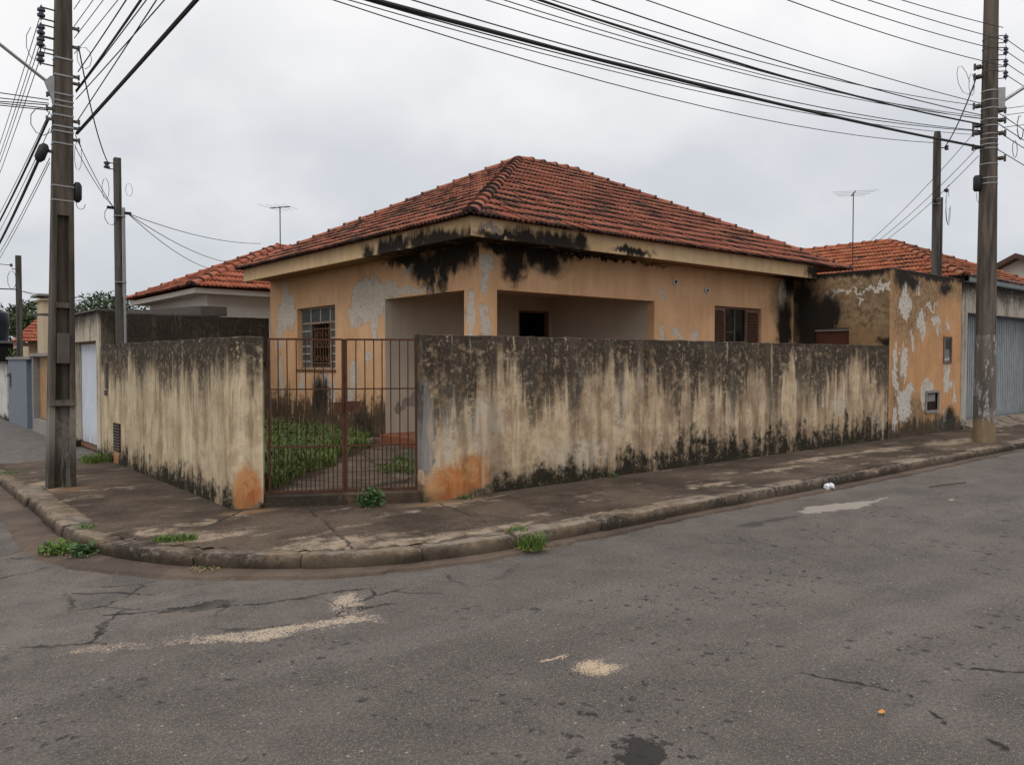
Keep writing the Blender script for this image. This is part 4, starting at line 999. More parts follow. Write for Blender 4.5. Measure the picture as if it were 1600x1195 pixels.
# distant orange roofed house, chimney-like tower, water tank, dark shed
OH = thing('distant_house', (5.0, 33, 0), 'small distant house with orange tile roof left of the concrete pole', 'house')
b = B(); b.box(4.9, 6.0, 34.2, 39, 0, 2.25); b.build('wall', MT['cream'], OH)
b = B(); b.box(5.55, 5.9, 34.15, 34.198, .5, 2.2); b.build('window', MT['wood'], OH)
bm, ly = new_bm(); tile_face(bm, [(4.3, 33.4, 2.35), (6.1, 33.4, 2.35), (6.1, 36, 3.5), (5.7, 36, 3.5)], ly); bm_obj(bm, 'roof', MT['roofN'], OH)
b = B(); b.box(4.4, 6.05, 33.5, 34.1, 2.18, 2.30); b.build('eaves_board', MT['wood'], OH)
TW = thing('cream_pillar', (4.75, 28, 0), 'tall narrow cream block beside the distant orange roof', 'pillar')
b = B(); b.box(4.40, 4.95, 28.0, 29.0, 0, 3.50).box(4.34, 5.0, 27.9, 29.1, 3.501, 3.56); b.build('shaft', MT['cream'], TW)
b = B(); b.box(4.25, 5.05, 27.8, 29.2, 3.64, 3.70).box(4.45, 4.9, 28, 28.1, 3.561, 3.64); b.build('cap', MT['grey'], TW)
WT = thing('water_tank', (4.1, 38, 0), 'dark blue water tank standing on a dark shed at the left edge', 'tank')
b = B(); b.box(2.9, 5.15, 38, 41, 0, 2.35); b.build('stand', MT['dark'], WT)
b = B(); b.box(2.8, 5.25, 37.9, 41, 2.36, 2.46); b.build('slab', MT['greyd'], WT)
b = B(); b.tube([(4.18, 38.8, 2.46), (4.18, 38.8, 3.05), (4.18, 38.8, 3.08), (4.18, 38.8, 3.6), (4.18, 38.8, 3.68)], [.66, .70, .72, .70, .62], 20); b.build('tank_body', MT['tank'], WT, smooth=True)

# ================================================================ trees
def tree(name, x, y, h, rx, rz_, label, n=5200, seed=1, ls=.30):
    rnd = random.Random(seed); T = thing(name, (x, y, 0), label, 'tree')
    b = B(); b.tube([(x, y, 0), (x + .1, y, h * .35), (x + .2, y + .1, h * .55), (x + .1, y, h * .8)], [.28, .22, .16, .06], 8)
    lobes = []
    for k in range(16):
        a = rnd.uniform(0, 6.28); rr = rnd.uniform(.15, .72) * rx; zz = h * .62 + rnd.uniform(-.35, .75) * rz_ * (1 - (rr / rx) ** 2 * .7)
        c = Vector((x + rr * math.cos(a), y + rr * math.sin(a), zz)); lobes.append((c, rnd.uniform(.26, .42) * rx))
        b.tube([(x + .1, y, h * .4), tuple((Vector((x, y, h * .5)) + c) / 2 + Vector((0, 0, -.1))), tuple(c)], [.10, .07, .03], 5)
    b.build('trunk', MT['bark'], T)
    b = B()
    for i in range(n):
        c, r_ = lobes[rnd.randrange(len(lobes))]
        d = Vector((rnd.gauss(0, 1), rnd.gauss(0, 1), rnd.gauss(0, 1))).normalized()
        p = c + Vector((d.x, d.y, d.z * .62)) * r_ * rnd.uniform(.55, 1.06) ** .6
        s = ls * rnd.uniform(.5, 1.2); u = Vector((rnd.gauss(0, 1), rnd.gauss(0, 1), rnd.gauss(0, .6))).normalized(); v = u.cross(d + Vector((.1, .2, .3))).normalized()
        b.add([p - u * s * .5, p + v * s * .28, p + u * s * .5, p - v * s * .28], [(0, 1, 2, 3)])
    b.build('crown', MT['tree'], T)
tree('broadleaf_tree', 9.4, 62, 6.2, 4.2, 1.7, 'dark green tree crown behind the distant pole on the left', seed=3)
tree('broadleaf_tree', 13.6, 62, 6.9, 4.6, 2.0, 'rounded tree crown showing above the portal wall', seed=5)
tree('broadleaf_tree', 5.6, 36.8, 3.0, 1.3, .7, 'small dark tree in front of the water tank', 1800, 9, .18)
tree('broadleaf_tree', 21, 75, 6.0, 4.5, 1.7, 'low far tree between the portal wall and the thin post', seed=12)

# ================================================================ poles
LP = thing('utility_pole', (1.86, 10.81, SZ), 'dark recessed concrete utility pole standing on the left pavement', 'pole')
px, py = 1.86, 10.81
def lw_(z): return .150 - .0110 * z if z < 6.2 else .150 - .0110 * 6.2 - (z - 6.2) * .005
def ld_(z): return lw_(z) * .72
Hp = 8.8
b = B()
secs = [(SZ - .1, 1.12), (1.17, 2.28), (2.34, 3.38)]
def ring(z, rec):
    w_, d_ = lw_(z), ld_(z); fl = w_ * .42; r_ = d_ * .72 if rec else 0
    # outline with recess on front (-Y) and back faces
    return [(-w_, -d_), (-w_ + fl, -d_), (-w_ + fl + .015, -d_ + r_), (w_ - fl - .015, -d_ + r_), (w_ - fl, -d_), (w_, -d_), (w_, d_), (w_ - fl, d_), (w_ - fl - .015, d_ - r_), (-w_ + fl + .015, d_ - r_), (-w_ + fl, d_), (-w_, d_)]
zs = [(SZ - .1, 1), (1.12, 1), (1.121, 0), (1.18, 0), (1.181, 1), (2.28, 1), (2.281, 0), (2.345, 0), (2.346, 1), (3.38, 1), (3.381, 0), (6.0, 0), (Hp, 0)]
for (z, r_) in zs: b.v += [(px + q[0], py + q[1], z) for q in ring(z, r_)]
for i in range(len(zs) - 1):
    for j in range(12): b.f.append((12*i + j, 12*i + (j+1) % 12, 12*(i+1) + (j+1) % 12, 12*(i+1) + j))
b.f.append(tuple(12 * (len(zs) - 1) + j for j in range(12)))
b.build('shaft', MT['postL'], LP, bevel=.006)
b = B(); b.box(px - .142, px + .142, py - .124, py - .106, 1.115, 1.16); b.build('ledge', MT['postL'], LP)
b = B(); b.box(px - .066, px + .070, py - .108, py - .070, 1.62, 1.98); b.build('inspection_plate', MT['beam'], LP)
for z in (3.72, 3.55):
    b = B(); b.box(px - lw_(z) - .004, px + lw_(z) + .004, py - ld_(z) - .004, py + ld_(z) + .004, z, z + .014); b.build('band', MT['galv'], LP)
for z in (4.22, 4.36, 4.42, 4.55, 4.66, 4.72, 4.80, 5.02, 5.22):
    b = B(); b.box(px - lw_(z) - .006, px + lw_(z) + .006, py - ld_(z) - .006, py + ld_(z) + .006, z, z + .018); b.build('band', MT['galv'], LP)
# insulator rack on the street side
def insulator(x, y, z, par, dx=-1, dy=0):
    b = B(); c = Vector((x, y, z)); pr_ = [(-.05, .02), (-.045, .042), (-.02, .045), (-.008, .026), (.008, .026), (.02, .045), (.045, .042), (.05, .02)]
    b.tube([c + Vector((0, 0, q[0])) for q in pr_], [q[1] for q in pr_], 10); return b.build('insulator', MT['porc'], par, smooth=True)
LI = []
for z in (5.72, 5.52, 5.38 - .0, 5.20):
    x = px - lw_(z) - .14
    insulator(x, py, z, LP); LI.append((x, py, z))
    b = B(); b.obox((x + .07, py, z + .065), (.085, 0, 0), (0, .012, 0), (0, 0, .005)); b.obox((x + .07, py, z - .065), (.085, 0, 0), (0, .012, 0), (0, 0, .005)); b.tube([(x, py, z - .09), (x, py, z + .09)], .008, 6); b.build('rack_bracket', MT['wireg'], LP)
for z, s in ((5.62, 1), (5.40, 1), (5.05, 1), (4.97, 1), (4.52, 1), (4.44, 1), (4.30, 1), (4.78, -1), (4.62, -1), (4.50, -1), (4.12, -1)):
    x = px + s * (lw_(z) + .02); b = B(); b.obox((x, py - .03, z), (.05, 0, 0), (0, .02, 0), (0, 0, .014)); b.tube([(x + s*.05, py - .03, z - .03), (x + s*.05, py - .03, z + .03)], .012, 6); b.build('clamp', MT['greyd'], LP)
# street lamp arm
b = B(); b.tube([(px - .12, py - .02, 4.90), (px - .9, py - .05, 5.40), (px - 2.3, py - .1, 6.15), (px - 2.9, py - .12, 6.32)], .020, 8); la = b.build('lamp_arm', MT['galv'], LP, smooth=True)
b = B(); b.add([(px-.10,py-.08,4.66),(px-.10,py-.08,4.99),(px-.14,py-.08,4.99),(px-.20,py-.08,4.92),(px-.10,py-.03,4.66),(px-.10,py-.03,4.99),(px-.14,py-.03,4.99),(px-.20,py-.03,4.92)],[(0,1,2,3),(7,6,5,4),(0,3,7,4),(2,6,7,3),(1,5,6,2)]); b.build('arm_bracket', MT['galv'], LP)
b = B(); b.tube([(px - 2.85, py - .12, 6.30), (px - 3.0, py - .12, 6.33), (px - 3.3, py - .12, 6.36), (px - 3.5, py - .12, 6.37)], [.05, .13, .14, .05], 10); b.build('lamp_head', MT['galv'], LP, smooth=True)
# splice closures
b = B(); b.tube([(px + .155, py - .04, 3.56), (px + .155, py - .04, 3.60), (px + .155, py - .04, 3.76), (px + .155, py - .04, 3.80)], [.02, .048, .048, .025], 10); b.build('splice_case', MT['black'], LP, smooth=True)
b = B(); b.tube([(px - .26, py - .05, 3.98), (px - .245, py - .05, 4.02), (px - .20, py - .05, 4.15), (px - .185, py - .05, 4.19)], [.03, .058, .058, .03], 10); b.build('splice_case', MT['black'], LP, smooth=True)
def loopw(par, c, rx_, rz_, mat='wire', r=.005, nm='cable_loop', s0=0, s1=9, tw=0):
    b = B(); b.tube([(c[0] + rx_ * math.cos(t * .698) , c[1] + tw * math.sin(t * .5), c[2] + rz_ * math.sin(t * .698)) for t in range(s0, s1 + 1)], r, 5, False); b.build(nm, MT[mat], par, smooth=True)
loopw(LP, (px - .22, py - .04, 4.45), .12, .16); loopw(LP, (px + .22, py - .04, 5.30), .08, .13, 'wireg', .004); loopw(LP, (px - .28, py, 5.35), .10, .20, 'wireg', .004, s0=3)
loopw(LP, (px + .19, py - .04, 3.55), .05, .07, 'wire', .004, s0=4); loopw(LP, (px + .16, py - .04, 4.12), .04, .18, 'wireg', .003)

LEAN = .0205
LP.rotation_euler = Matrix.Rotation(LEAN, 3, Vector((fw.x, fw.y, 0)).normalized()).to_euler()
RPx, RPy = 16.26, 5.75
RP = thing('utility_pole', (RPx, RPy, SZ), 'round concrete utility pole with worn paint in front of the garage gate', 'pole')
def rr_(z): return .190 - .0082 * z
b = B(); b.tube([(RPx, RPy, z) for z in (SZ - .1, 2, 4, 6, 8, 10)], [rr_(z) for z in (0, 2, 4, 6, 8, 10)], 28); b.build('shaft', MT['postR'], RP, smooth=True)
for z in (4.92, 5.02, 5.28, 5.56, 5.64, 5.74, 5.83, 5.98, 6.10, 6.30, 6.45, 6.62, 6.98, 7.18, 7.40, 7.58):
    b = B(); b.tube([(RPx, RPy, z), (RPx, RPy, z + .018)], rr_(z) + .007, 24); b.build('band', MT['galv' if z < 6.7 else 'greyd'], RP, smooth=True)
RI = []
ddx, ddy = .62, -.78                                    # rack points away over the street
for z in (7.58, 7.36, 7.14, 6.93):
    o = rr_(z) + .13; x, y = RPx + ddx * o, RPy + ddy * o; insulator(x, y, z, RP); RI.append((x, y, z))
    b = B(); b.obox((RPx + ddx * (o - .06), RPy + ddy * (o - .06), z + .065), (ddx * .08, ddy * .08, 0), (-ddy * .012, ddx * .012, 0), (0, 0, .005)); b.obox((RPx + ddx * (o - .06), RPy + ddy * (o - .06), z - .065), (ddx * .08, ddy * .08, 0), (-ddy * .012, ddx * .012, 0), (0, 0, .005)); b.tube([(x, y, z - .1), (x, y, z + .1)], .008, 6); b.build('rack_bracket', MT['wireg'], RP)
for (z, s) in ((6.28, 1), (6.10, 1), (5.86, 1), (5.40, 1), (6.38, -1), (6.02, -1), (5.88, -1), (6.92, -1), (7.10, -1), (5.62, -1)):
    o = rr_(z) + .06; x, y = RPx + s * ddx * o, RPy + s * ddy * o; b = B(); b.obox((x, y, z), (.07, 0, 0), (0, .05, 0), (0, 0, .022)); b.tube([(x + s*.05, y - s*.05, z - .06), (x + s*.05, y - s*.05, z + .06)], .022, 6); b.build('clamp', MT['greyd'], RP)
b = B(); b.tube([(RPx + .12, RPy - .14, 6.42), (RPx + .62, RPy - .79, 6.95), (RPx + 1.5, RPy - 1.9, 7.75), (RPx + 1.8, RPy - 2.2, 7.9)], .03, 8); b.build('lamp_arm', MT['galv'], RP, smooth=True)
b = B(); b.obox((RPx + .12, RPy - .145, 6.50), (.04, -.05, 0), (.03, .024, 0), (0, 0, .19)); b.build('arm_bracket', MT['galv'], RP)
b = B(); b.tube([(RPx + 1.8, RPy - 2.2, 7.9), (RPx + 1.9, RPy - 2.33, 7.93), (RPx + 2.1, RPy - 2.6, 7.97), (RPx + 2.2, RPy - 2.73, 7.97)], [.05, .13, .14, .05], 10); b.build('lamp_head', MT['galv'], RP, smooth=True)
b = B(); b.tube([(RPx - .15, RPy + .13, 4.80), (RPx - .15, RPy + .13, 4.84), (RPx - .15, RPy + .13, 5.05), (RPx - .15, RPy + .13, 5.09)], [.05, .075, .075, .05], 10); b.build('splice_case', MT['black'], RP, smooth=True)
b = B(); b.tube([(RPx + .42, RPy - .52, 5.37), (RPx + .44, RPy - .55, 5.36), (RPx + .66, RPy - .80, 5.22), (RPx + .69, RPy - .83, 5.20)], [.03, .075, .075, .03], 10); b.build('splice_case', MT['black'], RP, smooth=True)
loopw(RP, (RPx - .36, RPy + .28, 6.85), .18, .28, 'wireg', .005, tw=.1); loopw(RP, (RPx - .30, RPy + .2, 6.75), .13, .20, 'wireg', .005)
loopw(RP, (RPx + .42, RPy - .5, 7.25), .10, .32, 'wireg', .005); loopw(RP, (RPx + .35, RPy - .4, 5.95), .16, .22, 'wire', .008, s0=2); loopw(RP, (RPx + .25, RPy - .35, 5.55), .12, .16, 'wire', .006); loopw(RP, (RPx - .14, RPy + .12, 4.72), .07, .12, 'wireg', .004, s0=4)

# thin service posts
SP = thing('service_post', (3.13, 13.3, ZY), 'thin concrete post with steel conduit rising behind the streaked left wall', 'post')
b = B(); b.box(3.07, 3.165, 13.24, 13.34, ZY - .1, 4.76); b.build('shaft', MT['post'], SP, bevel=.006)
b = B(); b.tube([(3.185, 13.225, ZY), (3.185, 13.225, 4.0)], .022, 8); b.build('conduit', MT['galv'], SP, smooth=True)
insulator(2.96, 13.24, 4.62, SP); b = B(); b.obox((3.02, 13.24, 4.66), (.06, 0, 0), (0, .01, 0), (0, 0, .006)); b.obox((3.02, 13.24, 4.57), (.06, 0, 0), (0, .01, 0), (0, 0, .006)); b.build('rack_bracket', MT['greyd'], SP)
for q in ((3.0, 13.22, 3.98), (3.24, 13.22, 3.92)):
    b = B(); b.obox(q, (.05, 0, 0), (0, .02, 0), (0, 0, .02)); b.build('clamp', MT['black'], SP)
for z in (3.86, 2.85):
    b = B(); b.box(3.065, 3.21, 13.195, 13.345, z, z + .014); b.build('band', MT['galv'], SP)
loopw(SP, (3.0, 13.2, 3.85), .09, .14, 'wire', .005); loopw(SP, (2.93, 13.2, 4.25), .05, .16, 'wireg', .004); loopw(SP, (3.26, 13.2, 4.28), .05, .10, 'wireg', .003)
SR = thing('service_post', (18.15, 7.42, SZ), 'round concrete post standing behind the stained annex front wall', 'post')
b = B(); b.tube([(18.15, 7.44, z) for z in (SZ, 3.4, 6.5, 6.62)], [.09, .085, .08, .06], 12); b.build('shaft', MT['post'], SR, smooth=True)
b = B(); b.tube([(18.235, 7.36, 3.2), (18.235, 7.36, 5.2)], .025, 8); b.build('conduit', MT['beam'], SR, smooth=True)
for z in (5.05, 5.15): b = B(); b.tube([(18.15, 7.44, z), (18.15, 7.44, z + .015)], .092, 14); b.build('band', MT['galv'], SR)
insulator(18.34, 7.32, 6.28, SR); b = B(); b.obox((18.26, 7.38, 6.28), (.10, -.06, 0), (.01, .012, 0), (0, 0, .008)); b.build('rack_bracket', MT['greyd'], SR)
for q in ((18.02, 7.40, 5.12), (18.36, 7.32, 5.36)):
    b = B(); b.obox(q, (.05, 0, 0), (0, .03, 0), (0, 0, .03)); b.build('clamp', MT['black'], SR)
loopw(SR, (18.42, 7.3, 5.05), .12, .45, 'wireg', .005, s0=2); loopw(SR, (18.38, 7.3, 5.0), .10, .35, 'wire', .005, s0=1)
DP = thing('service_post', (4.05, 30, 0), 'distant thin concrete post above the slate blue wall', 'post')
b = B(); b.box(3.97, 4.13, 29.93, 30.07, 0, 5.05); b.build('shaft', MT['post'], DP)
insulator(3.85, 29.95, 4.72, DP)
b = B(); b.tube([(3.99, 29.9, 4.6), (3.85, 29.9, 4.6)], .015, 5); b.build('rack_bracket', MT['greyd'], DP); loopw(DP, (3.85, 29.9, 4.25), .12, .3, 'wireg', .008)

# ================================================================ overhead wires
def wire(p, q, sag, r, label, mat='wire', group=None, n=28, name='overhead_wire', lash=0):
    p, q = Vector(p), Vector(q); b = B(); pts = []
    if (Vector((p.x, p.y)) - Vector((px, py))).length < .7: p = p + Vector((rt.x, rt.y, 0)) * LEAN * (p.z - SZ)   # follow the leaning pole
    for i in range(n + 1):
        t = i / n; c = p.lerp(q, t); c.z -= 4 * sag * t * (1 - t); pts.append(c)
    b.tube(pts, r, 6)
    if lash:
        for s_ in (1, -1): b.tube([c + Vector((0, .3 * lash * s_ * math.sin(i * 1.7), lash + lash * .5 * math.sin(i * 1.3 + s_))) for i, c in enumerate(pts)], r * .5, 5)
    tag(b.build(name, MT[mat], base=tuple(p), smooth=True), label, 'wire', group)
FARX = -14.0
def to_left(z0, zend, sag, r, label, y_end=7.2, mat='wire', group=None, lash=0, s=-1):
    o = rr_(z0) + .02
    wire((RPx - .05 + (.12 if s > 0 else -.1), RPy + (.05 if s < 0 else -.18), z0), (FARX, y_end, zend), sag, r, label, mat, group, 40, 'overhead_cable' if r > .012 else 'overhead_wire', lash)
for I, lab, z0, ze, sg in zip(RI, ('highest', 'second highest', 'third highest', 'lowest'), (7.77, 7.55, 7.35, 7.08), (7.5, 7.2, 8.1, 8.3), (1.05, .90, 1.20, 1.25)):
    to_left(z0, ze, sg, .007, lab + ' of the four parallel power wires leaving the round pole towards the upper left', s=1)
to_left(6.39, 6.6, .70, .0065, 'single thin wire next below the four power wires over the house')
to_left(6.18, 6.8, .85, .008, 'thin wire crossing a flatter one just left of the round pole')
to_left(6.35, 7.1, 1.25, .006, 'flatter thin wire just above the upper black cable', mat='wireg')
to_left(6.01, 6.7, .90, .013, 'upper black telephone cable over the house roof', lash=.008)
to_left(6.11, 7.2, 1.20, .0055, 'fine grey wire hugging the underside of the upper black cable', mat='wireg')
to_left(6.13, 6.9, 1.25, .0055, 'lower of two fine grey wires running together between the black cables', mat='wireg')
to_left(6.16, 7.0, 1.25, .0055, 'upper of two fine grey wires running together between the black cables', mat='wireg')
to_left(5.90, 6.7, 1.25, .0065, 'thin wire just above the thickest cable over the house')
to_left(5.59, 5.0, .45, .020, 'thickest black cable bundle crossing the sky above the roof', lash=.012)
to_left(5.89, 6.4, 1.25, .0065, 'thin wire just below the thickest cable bundle')
to_left(5.82, 6.4, 1.25, .0050, 'very fine wire second below the thickest cable bundle', mat='wireg')
wire((18.08, 7.42, 6.36), (-13.5, 8, 7.5), 1.45, .0065, 'lowest thin wire over the roof, ending at the post behind the annex', 'wire')
# beyond the round pole, to the right
for i, I in enumerate(RI): wire(I, (42, 3.6, 7.3 - .22 * i), .5, .007, ('highest', 'second highest', 'third highest', 'lowest')[i] + ' power wire leaving the round pole insulators to the right', 'wire', 'power wires right of the round pole')
for i, z in enumerate((6.30, 6.10, 5.95, 5.62)): wire((RPx + .15, RPy - .05, z), (42, 4.0, z - .3), .7, .008, ('highest', 'second', 'third', 'lowest')[i] + ' of four low wires leaving the round pole to the right', 'wireg', 'low wires right of the round pole')
for i, z in enumerate((6.32, 6.2, 5.98)): wire((RPx + .2, RPy - .15, z), (21, -14, z + .5), .3, .006, ('highest', 'middle', 'lowest')[i] + ' of three service wires crossing the street from the round pole', 'wireg', 'service wires crossing the street at right')
# service drops at right
wire((RPx - .2, RPy + .15, 6.92), (18.30, 7.35, 6.28), .12, .012, 'dark service cable hanging from the round pole to the post behind the annex', 'wire', n=14, name='service_cable')
for k, (z, x2) in enumerate(((5.98, 20.6), (5.62, 20.9), (5.45, 21.2))):
    wire((RPx - .15, RPy + .12, z), (x2, 10.2, 4.72), .10, .006, ('highest', 'middle', 'lowest')[k] + ' of three service wires sloping from the round pole down to the garage roof', 'wire', 'service wires down to the garage roof', 14)
# left pole: wires overhead towards the viewer's side of the crossing
def to_front(z, x0=.0, x1=2.1, ze=None, sag=.25, r=.007, label='', mat='wire', y1=-16.0, group=None, lash=0):
    wire((px + x0, py - .12, z), (x1, y1, ze if ze else z + .15), sag, r, label, mat, group, 36, 'overhead_cable' if r > .012 else 'overhead_wire', lash)
for i, I in enumerate(LI):
    nm_ = ('highest', 'second highest', 'third highest', 'lowest')[i]
    wire((px + lw_(I[2]) + .01, py - .10, I[2] + .1), (1.6 + .05 * i, -16, I[2] + .25), .45, .0048, nm_ + ' power wire rising steeply behind the dark left pole', 'wireg', 'power wires over the left pole')
    wire(I, (3.1, 42, I[2] + .25), .55, .0050, nm_ + ' power wire running away left of the dark pole', 'wireg', 'power wires running away at left', 36)
to_front(5.09, .14, .6, 5.49, .60, .007, 'thin wire from the looped clamp on the left pole towards the top')
to_front(4.86, .12, .6, 5.66, .70, .012, 'black cable from the left pole beneath its lamp arm towards the top', lash=.005)
to_front(4.84, .12, 1.4, 4.94, .20, .006, 'thin wire close beside the black cable from the left pole')
to_front(4.76, .12, 1.9, 5.16, .30, .006, 'upper of two crossing wires right of the left pole')
to_front(4.50, .13, .8, 4.90, .10, .006, 'lower of two crossing wires right of the left pole')
to_front(4.36, .13, 1.8, 4.76, .10, .019, 'thickest black cable leaving the left pole to the upper right', lash=.008)
for k, z in enumerate((4.72, 4.68, 4.66)): wire((px - .15, py - .03, z), (-14, 10.6 + k * 1.1, z + .6 - k * .3), .35, .006, ('highest', 'middle', 'lowest')[k] + ' of three service wires from the left pole out of the picture to the left', 'wire', 'service wires leaving at left')
for k, z in enumerate((4.62, 4.60)): wire((px - .15, py - .03, z), (-14, 13.6 + k * .6, z + .9), .35, .006, ('upper', 'lower')[k] + ' of a pair of wires rising left from the left pole clamp', 'wire', 'pair of wires rising left')
for k, z in enumerate((4.60, 4.52, 4.40, 4.05, 4.0)): wire((px - .13, py + .02, z), (2.7 + .12 * k, 42, z + .2), .65, .0048, ('highest', 'second', 'third', 'fourth', 'lowest')[k] + ' of five thin wires running away from the left pole along the side street', 'wireg', 'lower wires running away at left', 36)
wire((px - .15, py, 4.50), (2.8, 42, 4.9), .75, .015, 'black cable running away from the left pole along the side street', 'wire', n=36, name='overhead_cable')
wire((px - .26, py - .05, 3.98), (3.0, 42, 4.5), .75, .018, 'lowest black cable leaving the splice case on the left pole', 'wire', n=36, name='overhead_cable')
wire((px + .16, py - .03, 5.42), (2.97, 13.22, 4.66), .18, .008, 'twisted service cable from the left pole to the thin post', 'wire', n=14, name='service_cable')
for k, z in enumerate((4.36, 4.22)): wire((px + .13, py - .03, z), (3.05, 13.22, 3.98), .06, .005, ('upper', 'lower')[k] + ' of two fine wires from the left pole clamp to the thin post', 'wireg', 'fine wires to the thin post', 12)
for k, (q, lab) in enumerate((((7.2, 17.8, 4.35), 'highest of three service wires from the thin post to the house roofs'), ((6.9, 19.0, 4.0), 'middle of three service wires from the thin post to the white house'), ((6.5, 19.2, 3.85), 'lowest of three service wires from the thin post to the white house'))):
    wire((3.24, 13.22, 3.92), q, .12, .006, lab, 'wire', n=14, name='service_wire')
wire((4.1, 29.9, 3.9), (9.0, 31, 3.1), .15, .008, 'steeper of two fine wires sloping right from the distant post', 'wireg', 'wires from the distant post', 12); wire((4.1, 29.9, 3.9), (12, 31, 3.3), .15, .010, 'flatter of two fine wires sloping right from the distant post', 'wireg', 'wires from the distant post', 12)
wire((3.99, 29.9, 3.95), (-6, 29.5, 4.1), .1, .02, 'dark wire running left from the distant post', 'wire', n=12); wire((3.85, 29.95, 4.72), (-6, 28, 5.6), .2, .012, 'thin wire rising left from the distant post', 'wire', n=12)

# ================================================================ antennas
def antenna(x, y, z0, z1, label, d, L, els):
    T = thing('tv_antenna', (x, y, z0), label, 'antenna'); d = Vector(d).normalized(); s = d.cross(Vector((0, 0, 1)))
    b = B(); b.tube([(x, y, z0), (x, y, z1 + .02)], .014, 6); b.build('mast', MT['wireg'], T)
    b = B(); c = Vector((x, y, z1)); b.tube([c - d * L * .5, c + d * L * .5], .014, 6); b.build('boom', MT['wireg'], T)
    for i in range(els):
        p = c + d * L * (-.48 + .96 * i / (els - 1)); l = .55 - .22 * i / (els - 1)
        b = B(); b.tube([p - s * l + Vector((0, 0, .0)), p, p + s * l + Vector((0, 0, .0))], .0035, 5); b.build('element', MT['wireg'], T)
antenna(8.62, 20.0, 4.4, 5.68, 'tv antenna on a mast above the white house roof', (.55, -.9, 0), .62, 4)
antenna(19.5, 10.0, 3.8, 5.88, 'larger tv antenna on a mast above the garage house roof', (.75, .55, .0), .62, 4)

# ================================================================ vegetation
def blades(b, cx, cy, z, n, r, h, rnd, lean=.5, w=.006):
    for i in range(n):
        a = rnd.uniform(0, 6.28); rr = r * math.sqrt(rnd.random()); x, y = cx + rr * math.cos(a), cy + rr * math.sin(a)
        hh = h * rnd.uniform(.4, 1.1); t = rnd.uniform(0, 6.28); L = hh * lean * rnd.uniform(.2, 1.2); dx, dy = math.cos(t) * L, math.sin(t) * L
        u = Vector((-math.sin(t), math.cos(t), 0)) * w * rnd.uniform(.6, 1.4)
        p0 = Vector((x, y, z)); p1 = p0 + Vector((dx * .35, dy * .35, hh * .6)); p2 = p0 + Vector((dx, dy, hh * (1 - .25 * lean)))
        b.add([p0 - u, p0 + u, p1 + u * .8, p1 - u * .8, p2], [(0, 1, 2, 3), (3, 2, 4)])
def leaves(b, c, r, n, s, rnd, up_=.5):
    for i in range(n):
        d = Vector((rnd.gauss(0, 1), rnd.gauss(0, 1), abs(rnd.gauss(0, 1)) * up_ + .05)).normalized(); p = Vector(c) + Vector((d.x * r[0], d.y * r[1], d.z * r[2])) * rnd.uniform(.25, 1) ** .6
        u = Vector((rnd.gauss(0, 1), rnd.gauss(0, 1), rnd.gauss(0, .4))).normalized(); v = u.cross(Vector((rnd.gauss(0, .4), rnd.gauss(0, .4), 1))).normalized(); ss = s * rnd.uniform(.5, 1.3)
        b.add([p, p + u * ss * .5 + v * ss * .28, p + u * ss, p + u * ss * .5 - v * ss * .28], [(0, 1, 2, 3)])
rnd = random.Random(4)
# yard grass (uncountable)
b = B(); n = 0
while n < 5200:
    x, y = rnd.uniform(3.15, 6.9), rnd.uniform(8.3, 16.6)
    if y < 1.12 * x + 4.35 + .35 * fbm(x * 2, y * 2): continue
    dens = .5 + .5 * fbm(x * 1.5, y * 1.5)
    if rnd.random() > dens + .15: continue
    hh = .08 + .24 * max(0, .5 + fbm(x * .9 + 3, y * .9)); blades(b, x, y, .24, 6, .05, hh, rnd, .7, .007); n += 1
for _ in range(260):
    x, y = rnd.uniform(6.2, 6.9), rnd.uniform(12.2, 16.5); blades(b, x, y, .24, 6, .06, .22, rnd, .6, .007)
tag(b.build('yard_grass', MT['leafy']), 'rough green grass growing in the yard behind the gate', 'grass', kind='stuff')
b = B()
for _ in range(420):
    x, y = rnd.uniform(3.2, 6.85), rnd.uniform(8.6, 16.5)
    if y > 1.12 * x + 4.5: blades(b, x, y, .24, 2, .03, .50, rnd, .5, .0035)
tag(b.build('dry_grass', MT['straw']), 'dry straw coloured stems among the yard grass', 'grass', kind='stuff')
b = B()
for _ in range(520):
    x, y = rnd.uniform(3.2, 6.8), rnd.uniform(8.6, 16.4)
    if y < 1.12 * x + 4.7: continue
    leaves(b, (x, y, .26), (.10, .10, .30), 11, .055, rnd, 1.2)
tag(b.build('yard_weeds', MT['leafd']), 'broad leaved weeds among the yard grass', 'weeds', kind='stuff')
def weed(name, x, y, z, label, cat, n1, r, h, n2=0, ls=.05, mat='leafd', seed=1, dry=0):
    rd = random.Random(seed); T = thing(name, (x, y, z), label, cat)
    b = B()
    if n1: blades(b, x, y, z - .01, n1, r, h, rd, .8, .0045)
    if n2: leaves(b, (x, y, z), (r, r, h), n2, ls, rd, 1.0)
    b.build('leaves', MT[mat], T)
    b = B()
    for i in range(10 if n2 else 6):
        a = rd.uniform(0, 6.28); b.tube([(x, y, z - .01), (x + math.cos(a) * r * .4, y + math.sin(a) * r * .4, z + h * .4), (x + math.cos(a) * r * .8, y + math.sin(a) * r * .8, z + h * .65)], [.004, .003, .0015], 4)
    b.build('stems', MT['leafd'], T)
    if dry:
        b = B(); blades(b, x, y, z, dry, r * 1.3, .03, rd, 3.0, .006); b.build('dry_leaves', MT['straw'], T)
q = C0 + T_ * 1.40 - N_ * .10
weed('weed_plant', q.x, q.y, SZ, 'leafy dark green weed growing at the foot of the gate', 'weed', 30, .15, .22, 260, .055, 'leafd', 2, 30)
